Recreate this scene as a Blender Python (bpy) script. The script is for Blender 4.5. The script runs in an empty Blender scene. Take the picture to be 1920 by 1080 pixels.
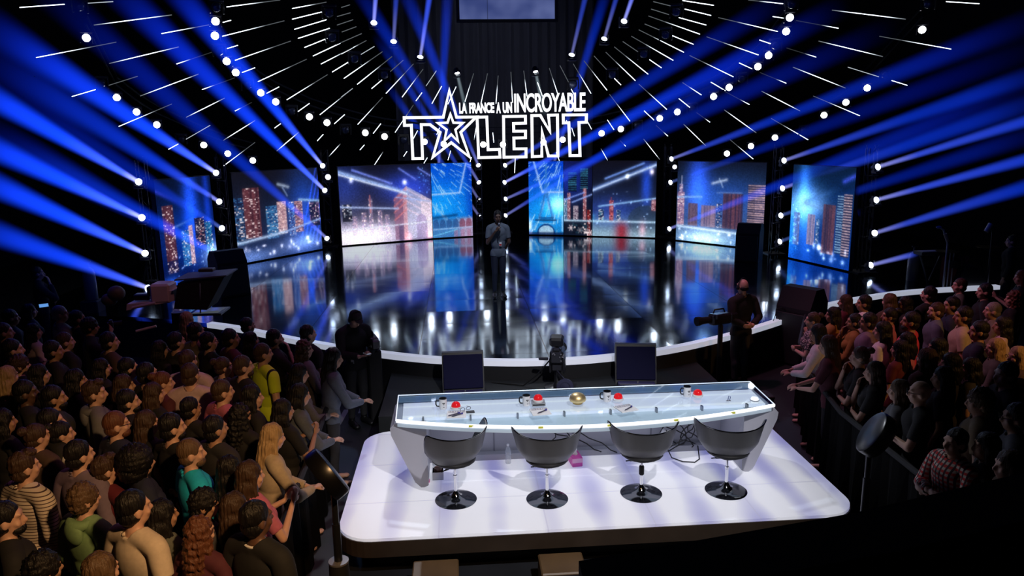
import bpy, math, random
import numpy as np
from mathutils import Matrix, Vector, Euler
S = bpy.context.scene
COL = S.collection
rng = np.random.default_rng(7)
random.seed(7)
PI = math.pi

# ------------------------------------------------------------------ camera
F_PX, PITCH, ROLL, YAW = 1387.9, 0.202771, -0.0156428, 0.0704609
CAM = np.array([-1.312879, 0.0, 4.111171])
FW = np.array([math.sin(YAW)*math.cos(PITCH), math.cos(YAW)*math.cos(PITCH), -math.sin(PITCH)])
_r = np.array([math.cos(YAW), -math.sin(YAW), 0.0]); _u = np.cross(_r, FW)
RT = math.cos(ROLL)*_r + math.sin(ROLL)*_u
UP = -math.sin(ROLL)*_r + math.cos(ROLL)*_u
def ray(x, y): return FW + (x-960)/F_PX*RT - (y-540)/F_PX*UP
def PZ(x, y, z):                       # sight line meets the level z
    d = ray(x, y); return CAM + (z-CAM[2])/d[2]*d
def PY(x, y, Y):                       # sight line meets the upright plane y = Y
    d = ray(x, y); return CAM + Y/d[1]*d
def PT(x, y):                          # sight line meets the tilted lighting rig over the stage
    d = ray(x, y)                      # z = 3.31 + (26.5-y)*.65
    t = (3.31+26.5*.65-CAM[2])/(d[2]+.65*d[1]); return CAM + t*d
cd = bpy.data.cameras.new('camera'); cam = bpy.data.objects.new('camera', cd); COL.objects.link(cam)
M3 = Matrix(((RT[0], UP[0], -FW[0]), (RT[1], UP[1], -FW[1]), (RT[2], UP[2], -FW[2])))
cam.matrix_world = Matrix.Translation(Vector(CAM)) @ M3.to_4x4()
cd.sensor_width = 36; cd.lens = 36*F_PX/1920; cd.clip_end = 200; cd.clip_start = .05
S.camera = cam
S.view_settings.view_transform = 'Standard'; S.view_settings.look = 'None'
S.cycles.use_denoising = True
S.cycles.max_bounces = 6; S.cycles.diffuse_bounces = 2; S.cycles.glossy_bounces = 3
S.cycles.transmission_bounces = 6; S.cycles.transparent_max_bounces = 12; S.cycles.volume_bounces = 0
S.cycles.sample_clamp_indirect = 6.0
S.cycles.volume_step_rate = 1.0; S.cycles.volume_max_steps = 128

# ------------------------------------------------------------------ colours and materials
def lin(c):
    c = np.asarray(c, float)
    return np.where(c <= .04045, c/12.92, ((c+.055)/1.055)**2.4)
def rgb(r, g, b): return tuple(lin(np.array([r, g, b])/255.0))+(1.0,)
MATS = {}
def mat(name, col=(.5, .5, .5, 1), rough=.6, metal=0.0, spec=.5, emit=None, es=0.0, alpha=1.0, noise=0.0, nscale=20, bump=0.0, trans=0.0, sampling=None):
    if name in MATS: return MATS[name]
    m = bpy.data.materials.new(name); m.use_nodes = True; nt = m.node_tree; b = nt.nodes['Principled BSDF']
    b.inputs['Base Color'].default_value = col; b.inputs['Roughness'].default_value = rough
    b.inputs['Metallic'].default_value = metal; b.inputs['Specular IOR Level'].default_value = spec
    if emit: b.inputs['Emission Color'].default_value = emit; b.inputs['Emission Strength'].default_value = es
    if alpha < 1: b.inputs['Alpha'].default_value = alpha
    if trans: b.inputs['Transmission Weight'].default_value = trans
    if noise or bump:
        tc = nt.nodes.new('ShaderNodeTexCoord'); n = nt.nodes.new('ShaderNodeTexNoise')
        n.inputs['Scale'].default_value = nscale; n.inputs['Detail'].default_value = 4
        nt.links.new(tc.outputs['Object'], n.inputs['Vector'])
        if noise:
            mx = nt.nodes.new('ShaderNodeMix'); mx.data_type = 'RGBA'
            mx.inputs[6].default_value = tuple(x*(1-noise) for x in col[:3])+(1,)
            mx.inputs[7].default_value = tuple(min(1, x*(1+noise)) for x in col[:3])+(1,)
            nt.links.new(n.outputs['Fac'], mx.inputs[0]); nt.links.new(mx.outputs[2], b.inputs['Base Color'])
        if bump:
            bp = nt.nodes.new('ShaderNodeBump'); bp.inputs['Strength'].default_value = bump
            nt.links.new(n.outputs['Fac'], bp.inputs['Height']); nt.links.new(bp.outputs['Normal'], b.inputs['Normal'])
    if sampling: m.cycles.emission_sampling = sampling
    MATS[name] = m; return m
def attr_emit(name, attr, strength, sampling='NONE'):
    m = bpy.data.materials.new(name); m.use_nodes = True; nt = m.node_tree
    for n in list(nt.nodes):
        if n.type != 'OUTPUT_MATERIAL': nt.nodes.remove(n)
    a = nt.nodes.new('ShaderNodeAttribute'); a.attribute_name = attr
    e = nt.nodes.new('ShaderNodeEmission'); e.inputs['Strength'].default_value = strength
    nt.links.new(a.outputs['Color'], e.inputs['Color'])
    nt.links.new(e.outputs[0], nt.nodes['Material Output'].inputs['Surface'])
    m.cycles.emission_sampling = sampling; MATS[name] = m; return m
BLACK = mat('matte_black', (.006, .006, .008, 1), .75)
SATIN = mat('satin_black', (.012, .012, .016, 1), .35)
DARKMET = mat('dark_metal', (.03, .032, .04, 1), .35, .7)
CHROME = mat('chrome', (.75, .76, .8, 1), .08, 1.0)
DCHROME = mat('smoked_chrome', (.16, .165, .18, 1), .12, 1.0)
GREYMET = mat('grey_metal', (.3, .3, .33, 1), .4, .6)

# ------------------------------------------------------------------ mesh building
class MB:
    def __init__(s): s.v = []; s.f = []; s.n = 0
    def add(s, v, f):
        v = np.asarray(v, float); s.v.append(v); s.f += [tuple(i+s.n for i in q) for q in f]; s.n += len(v); return s
    def box(s, c, d, R=None, bev=0.0):
        c = np.asarray(c, float); h = np.asarray(d, float)/2
        if bev > 0:
            b = min(bev, h.min()*.95); v = []
            for sx in (-1, 1):
                for sy in (-1, 1):
                    for sz in (-1, 1):
                        v += [(sx*h[0], sy*(h[1]-b), sz*(h[2]-b)), (sx*(h[0]-b), sy*h[1], sz*(h[2]-b)), (sx*(h[0]-b), sy*(h[1]-b), sz*h[2])]
            def I(x, y, z, k): return ((x*4)+(y*2)+z)*3+k
            f = [[I(1,0,0,0), I(1,1,0,0), I(1,1,1,0), I(1,0,1,0)], [I(0,0,0,0), I(0,0,1,0), I(0,1,1,0), I(0,1,0,0)],
                 [I(0,1,0,1), I(0,1,1,1), I(1,1,1,1), I(1,1,0,1)], [I(0,0,0,1), I(1,0,0,1), I(1,0,1,1), I(0,0,1,1)],
                 [I(0,0,1,2), I(1,0,1,2), I(1,1,1,2), I(0,1,1,2)], [I(0,0,0,2), I(0,1,0,2), I(1,1,0,2), I(1,0,0,2)]]
            for a in (0, 1):
                for b2 in (0, 1):
                    f.append([I(a,b2,0,0), I(a,b2,1,0), I(a,b2,1,1), I(a,b2,0,1)])
                    f.append([I(a,0,b2,0), I(a,1,b2,0), I(a,1,b2,2), I(a,0,b2,2)])
                    f.append([I(0,a,b2,1), I(1,a,b2,1), I(1,a,b2,2), I(0,a,b2,2)])
                    for z in (0, 1): f.append([I(a,b2,z,0), I(a,b2,z,1), I(a,b2,z,2)])
            v = np.array(v)
        else:
            v = np.array([(x*h[0], y*h[1], z*h[2]) for x in (-1, 1) for y in (-1, 1) for z in (-1, 1)])
            f = [(0,1,3,2), (4,6,7,5), (0,4,5,1), (2,3,7,6), (0,2,6,4), (1,5,7,3)]
        if R is not None: v = v @ np.array(R.to_3x3()).T
        return s.add(v+c, f)
    def tube(s, pts, r, n=8, caps=True):
        pts = [np.asarray(p, float) for p in pts]; N = len(pts)
        rr = r if hasattr(r, '__len__') else [r]*N
        V = []; pu = None
        for i, p in enumerate(pts):
            t = pts[min(i+1, N-1)]-pts[max(i-1, 0)]; t = t/(np.linalg.norm(t)+1e-12)
            if pu is None:
                a = np.array([0, 0, 1.]) if abs(t[2]) < .9 else np.array([1., 0, 0]); pu = np.cross(t, a)
            pu = pu - t*(pu@t); pu /= np.linalg.norm(pu)+1e-12; w = np.cross(t, pu)
            for k in range(n):
                a = 2*PI*k/n; V.append(p+rr[i]*(math.cos(a)*pu+math.sin(a)*w))
        f = [(i*n+k, i*n+(k+1) % n, (i+1)*n+(k+1) % n, (i+1)*n+k) for i in range(N-1) for k in range(n)]
        if caps: f += [tuple(range(n))[::-1], tuple((N-1)*n+k for k in range(n))]
        return s.add(V, f)
    def cyl(s, a, b, r, r2=None, n=20): return s.tube([a, b], [r, r if r2 is None else r2], n)
    def lathe(s, prof, c=(0, 0, 0), n=24, R=None):
        V = [(r*math.cos(2*PI*k/n), r*math.sin(2*PI*k/n), z) for r, z in prof for k in range(n)]; N = len(prof)
        f = [(i*n+k, i*n+(k+1) % n, (i+1)*n+(k+1) % n, (i+1)*n+k) for i in range(N-1) for k in range(n)]
        f += [tuple(range(n))[::-1], tuple((N-1)*n+k for k in range(n))]
        V = np.array(V)
        if R is not None: V = V @ np.array(R.to_3x3()).T
        return s.add(V+np.asarray(c, float), f)
    def prism(s, poly, d, frame=None):          # poly in (a,b), pushed along the third axis
        n = len(poly); V = [(x, y, d[0]) for x, y in poly]+[(x, y, d[1]) for x, y in poly]
        f = [tuple(range(n))[::-1], tuple(range(n, 2*n))]+[(i, (i+1) % n, n+(i+1) % n, n+i) for i in range(n)]
        V = np.array(V)
        if frame == 'xz': V = V[:, [0, 2, 1]]
        elif frame == 'yz': V = V[:, [2, 0, 1]]
        return s.add(V, f)
    def ell(s, c, r, R=None, nu=18, nv=11):
        V = [(0, 0, -1.)]
        for j in range(1, nv):
            t = -PI/2+PI*j/nv
            V += [(math.cos(t)*math.cos(2*PI*k/nu), math.cos(t)*math.sin(2*PI*k/nu), math.sin(t)) for k in range(nu)]
        V.append((0, 0, 1.)); L = len(V)-1
        f = [(0, 1+(k+1) % nu, 1+k) for k in range(nu)]
        f += [(1+j*nu+k, 1+j*nu+(k+1) % nu, 1+(j+1)*nu+(k+1) % nu, 1+(j+1)*nu+k) for j in range(nv-2) for k in range(nu)]
        f += [(1+(nv-2)*nu+k, 1+(nv-2)*nu+(k+1) % nu, L) for k in range(nu)]
        V = np.array(V)*np.asarray(r, float)
        if R is not None: V = V @ np.array(R.to_3x3()).T
        return s.add(V+np.asarray(c, float), f)
    def cap(s, a, b, ra, rb, n=12):
        a = np.asarray(a, float); b = np.asarray(b, float); d = b-a; L = np.linalg.norm(d); d = d/(L+1e-9)
        P = []; Rr = []
        for t in (-89, -60, -30, 0): P.append(a+d*ra*math.sin(math.radians(t))); Rr.append(ra*math.cos(math.radians(t)))
        for t in (0, 30, 60, 89): P.append(b+d*rb*math.sin(math.radians(t))); Rr.append(rb*math.cos(math.radians(t)))
        q = np.array([0, 0, 1.]) if abs(d[2]) < .9 else np.array([1., 0, 0])
        u = np.cross(d, q); u /= np.linalg.norm(u); w = np.cross(d, u)
        V = [P[i]+Rr[i]*(math.cos(2*PI*k/n)*u+math.sin(2*PI*k/n)*w) for i in range(8) for k in range(n)]
        f = [(i*n+k, i*n+(k+1) % n, (i+1)*n+(k+1) % n, (i+1)*n+k) for i in range(7) for k in range(n)]
        f += [tuple(range(n))[::-1], tuple(7*n+k for k in range(n))]
        return s.add(V, f)
    def mesh(s, name, smooth=False):
        me = bpy.data.meshes.new(name); me.from_pydata(np.concatenate(s.v).tolist(), [], s.f); me.update()
        if smooth: me.polygons.foreach_set('use_smooth', [True]*len(me.polygons)); me.set_sharp_from_angle(angle=math.radians(smooth if smooth is not True else 40))
        return me
    def build(s, name, m, parent=None, smooth=False): return link(name, s.mesh(name, smooth), m, parent)
def link(name, me, m=None, parent=None):
    o = bpy.data.objects.new(name, me); COL.objects.link(o)
    if m is not None and not len(me.materials): me.materials.append(m)
    if parent is not None: o.parent = parent
    return o
def tag(o, label, cat, group=None, kind=None):
    o['label'] = label; o['category'] = cat
    if group: o['group'] = group
    if kind: o['kind'] = kind
    return o
def empty(name, loc=(0, 0, 0), rot=None):
    o = bpy.data.objects.new(name, None); COL.objects.link(o); o.location = loc; o.empty_display_size = .1
    if rot is not None: o.rotation_euler = rot
    return o
def each(name, mbs, m, parent, smooth=False): return [b.build(name, m, parent, smooth) for b in mbs]
def struct(o): o['kind'] = 'structure'; return o
KIDS = {}
def copy_tree(o, parent=None):
    c = o.copy(); COL.objects.link(c)
    if parent is not None: c.parent = parent
    for ch in [x for x in COL.objects if x.parent == o]: copy_tree(ch, c)
    return c
def setmat(o, m):
    if not len(o.data.materials): o.data.materials.append(None)
    o.material_slots[0].link = 'OBJECT'; o.material_slots[0].material = m
def aim(d):                                # local +Z to direction d
    return Vector(d).to_track_quat('Z', 'Y').to_euler()
ORD = ['first', 'second', 'third', 'fourth', 'fifth', 'sixth', 'seventh', 'eighth', 'ninth', 'tenth', 'eleventh', 'twelfth', 'thirteenth', 'fourteenth', 'fifteenth', 'sixteenth', 'seventeenth', 'eighteenth', 'nineteenth', 'twentieth']
def ordn(i):
    if i < 20: return ORD[i]
    T = {2: 'twenty', 3: 'thirty', 4: 'forty'}
    return T[(i+1)//10]+('-'+ORD[(i+1) % 10-1] if (i+1) % 10 else 'th').replace('twentyth', 'twentieth')

# ------------------------------------------------------------------ the room
ZS, ZP = .8, .434
G = MB().box((0, 14, -.05), (34, 44, .1)).build('floor', mat('hall_floor', (.012, .013, .017, 1), .55, noise=.4, nscale=3)); struct(G)
wm = mat('hall_wall', (.006, .0065, .01, 1), .9, noise=.3, nscale=2)
struct(MB().box((0, 34, 6), (34, .2, 12)).build('wall_back', wm))
struct(MB().box((-16.9, 14, 6), (.2, 44, 12)).build('wall_left', wm))
struct(MB().box((16.9, 14, 6), (.2, 44, 12)).build('wall_right', wm))
struct(MB().box((0, 14, 12.05), (34, 44, .1)).build('ceiling', wm))

# stage: glossy black panels with a white lip
half = [(0, 10.6), (.75, 10.66), (1.85, 10.95), (3.0, 11.55), (4.1, 12.28), (5.6, 13.42), (7.15, 14.2), (8.4, 14.56), (10.2, 14.75)]
def spline(p, k=8):
    p = np.array(p, float); out = []
    for i in range(len(p)-1):
        p0, p1, p2, p3 = p[max(i-1, 0)], p[i], p[i+1], p[min(i+2, len(p)-1)]
        for t in np.linspace(0, 1, k, endpoint=False):
            out.append(.5*((2*p1)+(-p0+p2)*t+(2*p0-5*p1+4*p2-p3)*t*t+(-p0+3*p1-3*p2+p3)*t**3))
    out.append(p[-1]); return np.array(out)
EDGE = spline([(-x, y) for x, y in half[:0:-1]]+half, 8)
def stage_mat():
    m = bpy.data.materials.new('stage_panels'); m.use_nodes = True; nt = m.node_tree; b = nt.nodes['Principled BSDF']; N = nt.nodes.new; L = nt.links.new
    tc = N('ShaderNodeTexCoord'); br = N('ShaderNodeTexBrick')
    br.inputs['Scale'].default_value = 1; br.inputs['Brick Width'].default_value = 2.0; br.inputs['Row Height'].default_value = 1.0
    br.inputs['Mortar Size'].default_value = .008; br.inputs['Mortar Smooth'].default_value = .2; br.offset = 0.0
    br.inputs['Color1'].default_value = (0, 0, 0, 1); br.inputs['Color2'].default_value = (1, 1, 1, 1); br.inputs['Mortar'].default_value = (.5, .5, .5, 1)
    L(tc.outputs['Object'], br.inputs['Vector'])
    no = N('ShaderNodeTexNoise'); no.inputs['Scale'].default_value = 2.2; no.inputs['Detail'].default_value = 6; L(tc.outputs['Object'], no.inputs['Vector'])
    sc = N('ShaderNodeMapRange'); sc.inputs[3].default_value = .05; sc.inputs[4].default_value = .13; L(no.outputs['Fac'], sc.inputs[0]); L(sc.outputs[0], b.inputs['Roughness'])
    mx = N('ShaderNodeMix'); mx.data_type = 'RGBA'; mx.inputs[6].default_value = (.23, .32, .42, 1); mx.inputs[7].default_value = (.08, .09, .11, 1)  # blue tint of the panels carries blue ambient light in their colour
    L(br.outputs['Fac'], mx.inputs[0]); L(mx.outputs[2], b.inputs['Base Color'])
    b.inputs['Metallic'].default_value = 1.0
    # every panel lies very slightly out of level
    sub = N('ShaderNodeVectorMath'); sub.operation = 'MULTIPLY_ADD'; sub.inputs[1].default_value = (0, .016, 0); sub.inputs[2].default_value = (0, -.008, 1)
    L(br.outputs['Color'], sub.inputs[0])
    nm = N('ShaderNodeVectorMath'); nm.operation = 'NORMALIZE'; L(sub.outputs[0], nm.inputs[0]); L(nm.outputs[0], b.inputs['Normal'])
    return m
poly = [tuple(p) for p in EDGE]+[(10.2, 30), (-10.2, 30)]
struct(MB().prism(poly, (.12, ZS)).build('floor_stage', stage_mat()))
inner = EDGE+np.array([0, .0]); 
def offs(P, d):
    T = np.gradient(P, axis=0); T /= np.linalg.norm(T, axis=1)[:, None]; Nn = np.stack([-T[:, 1], T[:, 0]], 1); return P+Nn*d
FULL = EDGE; EDGE = FULL[FULL[:, 0] > -6.1]; A = offs(EDGE, .10); Bq = offs(EDGE, -.03); n = len(EDGE)
V = [(p[0], p[1], ZS+.012) for p in A]+[(p[0], p[1], ZS+.012) for p in Bq]+[(p[0], p[1], ZS-.075) for p in Bq]+[(p[0], p[1], ZS-.075) for p in offs(EDGE, .02)]
f = [(k*n+i, (k+1)*n+i, (k+1)*n+i+1, k*n+i+1) for k in range(3) for i in range(n-1)]
struct(MB().add(V, f).build('trim_1', mat('stage_lip_white', (.8, .8, .84, 1), .4, emit=(.62, .66, .8, 1), es=.55, noise=.08, nscale=3)))  # white lip also brightened by a slight emission in its material
# fabric skirt of the stage
EDGE = FULL; n = len(EDGE)
sk = offs(EDGE, -.015); V = [(p[0], p[1], ZS-.07) for p in sk]+[(p[0]*1.0, p[1], 0) for p in sk]
struct(MB().add(V, [(i, n+i, n+i+1, i+1) for i in range(n-1)]).build('trim_2', BLACK))
# dark riser between the stage and the jury platform
def rrect(x0, x1, y0, y1, r, k=8):
    o = []
    for cx, cy, a0 in ((x1-r, y0+r, -90), (x1-r, y1-r, 0), (x0+r, y1-r, 90), (x0+r, y0+r, 180)):
        o += [(cx+r*math.cos(math.radians(a0+90*i/k)), cy+r*math.sin(math.radians(a0+90*i/k))) for i in range(k+1)]
    return o
RZ = .5
seg = [tuple(p) for p in offs(EDGE, -.02) if abs(p[0]) < 2.45]
struct(MB().prism([(-2.45, 9.35), (2.45, 9.35)]+seg[::-1], (0, RZ)).build('trim_3', mat('riser_carpet', (.012, .014, .016, 1), .8, noise=.3, nscale=30)))
# ------------------------------------------------------------------ LED screens
class Cv:                                  # small paint box for the moving pictures; u to the right, v upward
    def __init__(s, w, h, bot, top, asp):
        s.asp = asp; s.u, s.v = np.meshgrid((np.arange(w)+.5)/w, (np.arange(h)+.5)/h)
        s.c = (1-s.v[..., None])*np.array(bot, float)/255+s.v[..., None]*np.array(top, float)/255
        s.r = np.random.default_rng(w*7+h)
    def mix(s, a, col): s.c = s.c*(1-a[..., None])+a[..., None]*np.array(col, float)/255
    def add(s, a, col): s.c = s.c+a[..., None]*np.array(col, float)/255
    def glow(s, u, v, ru, rv, col, k=1.0): s.add(k*np.exp(-((s.u-u)/ru)**2-((s.v-v)/rv)**2), col)
    def dist(s, u0, v0, u1, v1):
        a = np.array([u0*s.asp, v0]); d = np.array([u1*s.asp, v1])-a; L = d@d
        t = np.clip(((s.u*s.asp-a[0])*d[0]+(s.v-a[1])*d[1])/L, 0, 1)
        return np.hypot(s.u*s.asp-a[0]-t*d[0], s.v-a[1]-t*d[1]), t
    def line(s, u0, v0, u1, v1, w, col, k=1.0, fade=0):
        d, t = s.dist(u0, v0, u1, v1); a = k*np.exp(-(d/w)**2)
        if fade: a = a*(1-t*fade)
        s.mix(np.clip(a, 0, 1), col)
    def tower(s, u0, u1, v0, v1, col, dark=(14, 16, 30), win=.5, seed=0, nu=6, nv=26, k=.9, mode='spark'):
        m = ((s.u > u0) & (s.u < u1) & (s.v > v0) & (s.v < v1)).astype(float)
        s.mix(m*k, dark)
        g = np.random.default_rng(seed+11)
        iu = np.clip(((s.u-u0)/(u1-u0)*nu).astype(int), 0, nu-1); iv = np.clip(((s.v-v0)/(v1-v0)*nv).astype(int), 0, nv-1)
        if mode == 'spark': W = (g.random((nv, nu)) < win)*g.uniform(.4, 1.0, (nv, nu))
        elif mode == 'col': W = np.tile(g.uniform(.2, 1, (1, nu)), (nv, 1))*g.uniform(.75, 1, (nv, nu))
        else: W = np.tile((np.arange(nv) % 2)[:, None], (1, nu))*g.uniform(.6, 1, (nv, nu))
        s.mix(m*W[iv, iu]*k, col)
        if mode == 'spark': s.mix(m*((g.random((nv, nu)) < .10)[iv, iu])*.9, (255, 235, 235))
    def specks(s, n, u0, u1, v0, v1, col, r=.008):
        for _ in range(n): s.glow(s.r.uniform(u0, u1), s.r.uniform(v0, v1), r/s.asp*s.r.uniform(.6, 1.6), r*s.r.uniform(.6, 1.6), col, s.r.uniform(.4, 1))
    def dashes(s, cu, cv, n, r0, r1, col, w=.006, umin=0, a0=0, a1=6.3):
        for _ in range(n):
            a = s.r.uniform(a0, a1); q = s.r.uniform(r0, r1); l = s.r.uniform(.04, .13)
            s.line(cu+q*math.cos(a)/s.asp, cv+q*math.sin(a), cu+(q+l)*math.cos(a)/s.asp, cv+(q+l)*math.sin(a), w, col, s.r.uniform(.5, 1))
    def tex(s, k=.1):
        def blur(a, r):
            k = np.exp(-(np.arange(-2*r, 2*r+1)/r)**2); k /= k.sum()
            for ax in (0, 1): a = np.apply_along_axis(lambda q: np.convolve(np.pad(q, 2*r, mode='edge'), k, 'valid'), ax, a)
            return a
        b1 = blur(s.c, 1); b6 = blur(np.clip(s.c, 0, 1.3), 5); s.c = .45*s.c+.55*b1; s.c = s.c*.86+.30*np.maximum(b6-.10, 0)
        h, w = s.u.shape; ii, jj = np.indices((h, w)); s.c *= (1-k*((ii+jj) % 2))[..., None]; s.c *= s.r.uniform(.86, 1.12, (h, w))[..., None]
        return np.clip(s.c, 0, 1)
WH = (225, 232, 255); PK = (205, 160, 170); RED = (150, 60, 70); TEAL = (60, 150, 200); BLU = (40, 90, 230)
def scr_L1(w, h, asp):
    c = Cv(w, h, (6, 18, 60), (10, 22, 45), asp)
    c.glow(.58, .75, .13, .4, (30, 70, 220), .9); c.glow(.9, .85, .06, .5, (20, 50, 190), .6); c.glow(.5, .45, .6, .3, (5, 40, 120), .8)
    c.tower(.36, .5, .15, .5, (70, 150, 215), (20, 60, 130), .7, 1, 8, 40); c.tower(.5, .58, .16, .54, (235, 190, 190), (160, 120, 140), .7, 2, 4, 40)
    c.tower(.08, .26, .24, .76, (150, 90, 100), (40, 22, 40), .5, 3, 9, 60, mode='col'); c.tower(.08, .26, .12, .76, (230, 180, 180), (50, 20, 35), .16, 9, 9, 60, k=.5)
    c.tower(.62, .8, .32, .6, (210, 130, 130), (25, 22, 40), .3, 4, 8, 34); c.tower(.82, .95, .2, .55, (50, 140, 190), (15, 40, 80), .6, 5, 6, 40)
    c.line(.0, .9, .35, .78, .02, (60, 70, 220), .7, .9); c.line(.28, .55, .6, .6, .012, (110, 150, 230), .7, .8)
    c.glow(1, .2, .25, .12, (190, 215, 240), .9); c.glow(.1, .02, .15, .06, (60, 120, 255), .8)
    c.specks(40, .05, .95, .03, .3, (170, 190, 235), .007); return c.tex()
def scr_L2(w, h, asp):
    c = Cv(w, h, (30, 45, 85), (24, 24, 34), asp)
    for k in range(7): c.line(.72+.05*k, .1, .98+.05*k, 1.0, .012, (50, 80, 240), .75)
    c.glow(.8, .5, .2, .5, (15, 60, 170), .7)
    c.tower(0, .1, .2, .72, (60, 110, 160), (20, 30, 60), .5, 1, 6, 40)
    c.tower(.1, .28, .26, .82, (160, 90, 95), (50, 28, 45), .5, 2, 9, 40, mode='col'); c.tower(.1, .28, .26, .82, (240, 200, 200), (60, 30, 40), .12, 7, 9, 50, k=.5)
    c.tower(.34, .47, .22, .6, (80, 150, 200), (30, 60, 110), .6, 3, 8, 40); c.tower(.47, .58, .26, .64, (225, 185, 180), (150, 110, 125), .7, 4, 8, 44)
    c.tower(.6, .68, .22, .62, (90, 140, 210), (40, 50, 110), .6, 5, 6, 40); c.tower(.68, .78, .25, .62, (215, 150, 140), (70, 50, 80), .6, 6, 6, 40)
    c.tower(.86, .99, .3, .6, (170, 120, 150), (25, 25, 45), .3, 8, 8, 20)
    c.line(.5, .84, .62, .8, .02, (170, 185, 205), .8); c.line(.55, .8, .6, .7, .012, (150, 170, 210), .7); c.line(.74, .64, 1, .6, .016, (150, 190, 225), .9)
    c.line(0, .22, .55, .28, .018, (180, 205, 240), .95); c.line(.55, .28, 1, .38, .014, (150, 180, 235), .9)
    c.glow(.1, .05, .3, .08, (90, 110, 150), .8); c.glow(.75, .12, .25, .1, (130, 140, 170), .7)
    c.specks(18, .02, .98, .03, .2, (240, 225, 220), .018); return c.tex()
def scr_L3(w, h, asp):
    c = Cv(w, h, (60, 60, 90), (22, 22, 32), asp)
    c.glow(.75, .7, .3, .2, (20, 50, 190), .8); c.glow(.05, .75, .2, .3, (20, 50, 160), .5)
    c.mix(np.exp(-(np.maximum(c.v-.02, 0)/.26)**2)*np.clip(1.2-c.u*1.1, .0, 1), (215, 205, 225))
    for a, b, t in ((.12, .17, .36), (.22, .27, .4), (.3, .345, .58), (.39, .44, .42), (.47, .52, .36)):
        c.tower(a, b, .1, t, PK, (120, 110, 150), .5, int(a*100), 4, 20, k=.7)
    c.line(.318, .4, .318, .62, .008, (190, 110, 110)); c.tower(.02, .12, .3, .52, (190, 200, 215), (20, 22, 35), .35, 3, 6, 12)
    c.glow(.3, .12, .35, .13, (215, 200, 210), .55)
    # triumphal gate, seen from its corner
    f1 = (c.u > .58) & (c.u < .72) & (c.v < .72-(.72-c.u)*1.05) & (c.v > .02)
    f2 = (c.u >= .72) & (c.v < .72-(c.u-.72)*.72) & (c.v > .02)
    c.mix(f1*.8, (130, 90, 120)); c.mix(f2*.8, (165, 170, 200)); c.mix((f2*(c.u > .88))*.5, (225, 195, 200)); c.mix((f1*(c.u > .68))*.6, (225, 170, 175))
    for k in (.68, .6, .52, .42): c.line(.58, k-.14, .72, k+.0, .012, (200, 110, 115), .8); c.line(.72, k, 1, k-.2, .012, (215, 190, 205), .7)
    arch = (c.u > .82) & (c.u < .94) & (c.v < .24+.1*np.sqrt(np.clip(1-((c.u-.88)/.06)**2, 0, 1))); c.mix(arch*.8, (110, 100, 140))
    arch = (c.u > .62) & (c.u < .67) & (c.v < .22); c.mix(arch*.7, (70, 60, 100))
    c.glow(.72, .03, .03, .06, (240, 90, 90), .8); c.glow(.97, .05, .03, .06, (230, 110, 110), .7); c.glow(.9, .2, .2, .25, (150, 130, 140), .4)
    c.line(0, .93, .72, .63, .028, (150, 180, 235), .95); c.line(0, .9, .72, .62, .012, (225, 235, 255), .9); c.line(.15, .95, .56, .76, .016, (120, 140, 240), .95)
    c.line(.65, .95, .83, .8, .014, (110, 130, 235), .9); c.line(.86, .95, 1, .84, .012, (120, 140, 240), .9); c.line(.6, .58, 1, .5, .01, (150, 180, 240), .7)
    c.line(0, .49, .62, .43, .013, (185, 205, 250), .9); c.line(0, .19, 1, .23, .011, (220, 225, 245), .85)
    c.glow(.13, .82, .02, .03, (230, 225, 225)); c.glow(.705, .77, .022, .03, (255, 240, 240), 1.2); c.specks(26, .85, 1, .6, .98, (60, 110, 160), .008); return c.tex()
def scr_L4(w, h, asp):
    c = Cv(w, h, (20, 120, 200), (8, 70, 190), asp)
    c.glow(.2, .45, .6, .3, (10, 60, 60), .8); c.mix(np.clip((c.u-.8)*3, 0, .5), (10, 40, 160))
    c.dashes(-.25, 1.15, 130, .2, 1.3, (190, 225, 255), .0055, a0=-1.55, a1=-.15)
    c.line(0, .585, .69, .6, .013, (185, 205, 250), .9); c.line(.69, .6, .87, 1, .013, (175, 195, 245), .9); c.line(0, .63, .6, .635, .006, (100, 160, 240), .7)
    c.line(0, .46, .3, .28, .02, (140, 190, 240), .7)
    c.mix(np.clip((.28-c.v)*20, 0, 1)*.85, (70, 120, 175))
    c.mix(np.clip((.28-c.v)*20, 0, 1)*np.clip((c.u-.55)*3, 0, .7), (200, 160, 180))
    for i in range(6):
        u = .08+.165*i; c.mix(((c.u-u)**2/.005+(np.maximum(c.v-.18, 0)/.07)**2 < 1) * (c.v > .13)*.75, (40, 75, 130) if i < 4 else (120, 60, 80))
        c.mix((((c.u-u)/.05)**2 < 1) * (c.v < .1)*.6, (60, 110, 170) if i < 3 else (165, 110, 140))
    c.line(0, .11, 1, .13, .008, (170, 200, 240), .8); c.line(0, .02, .6, .1, .008, (130, 220, 250), .7); c.line(0, .27, .6, .3, .02, (10, 40, 80), .7); return c.tex()
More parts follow.
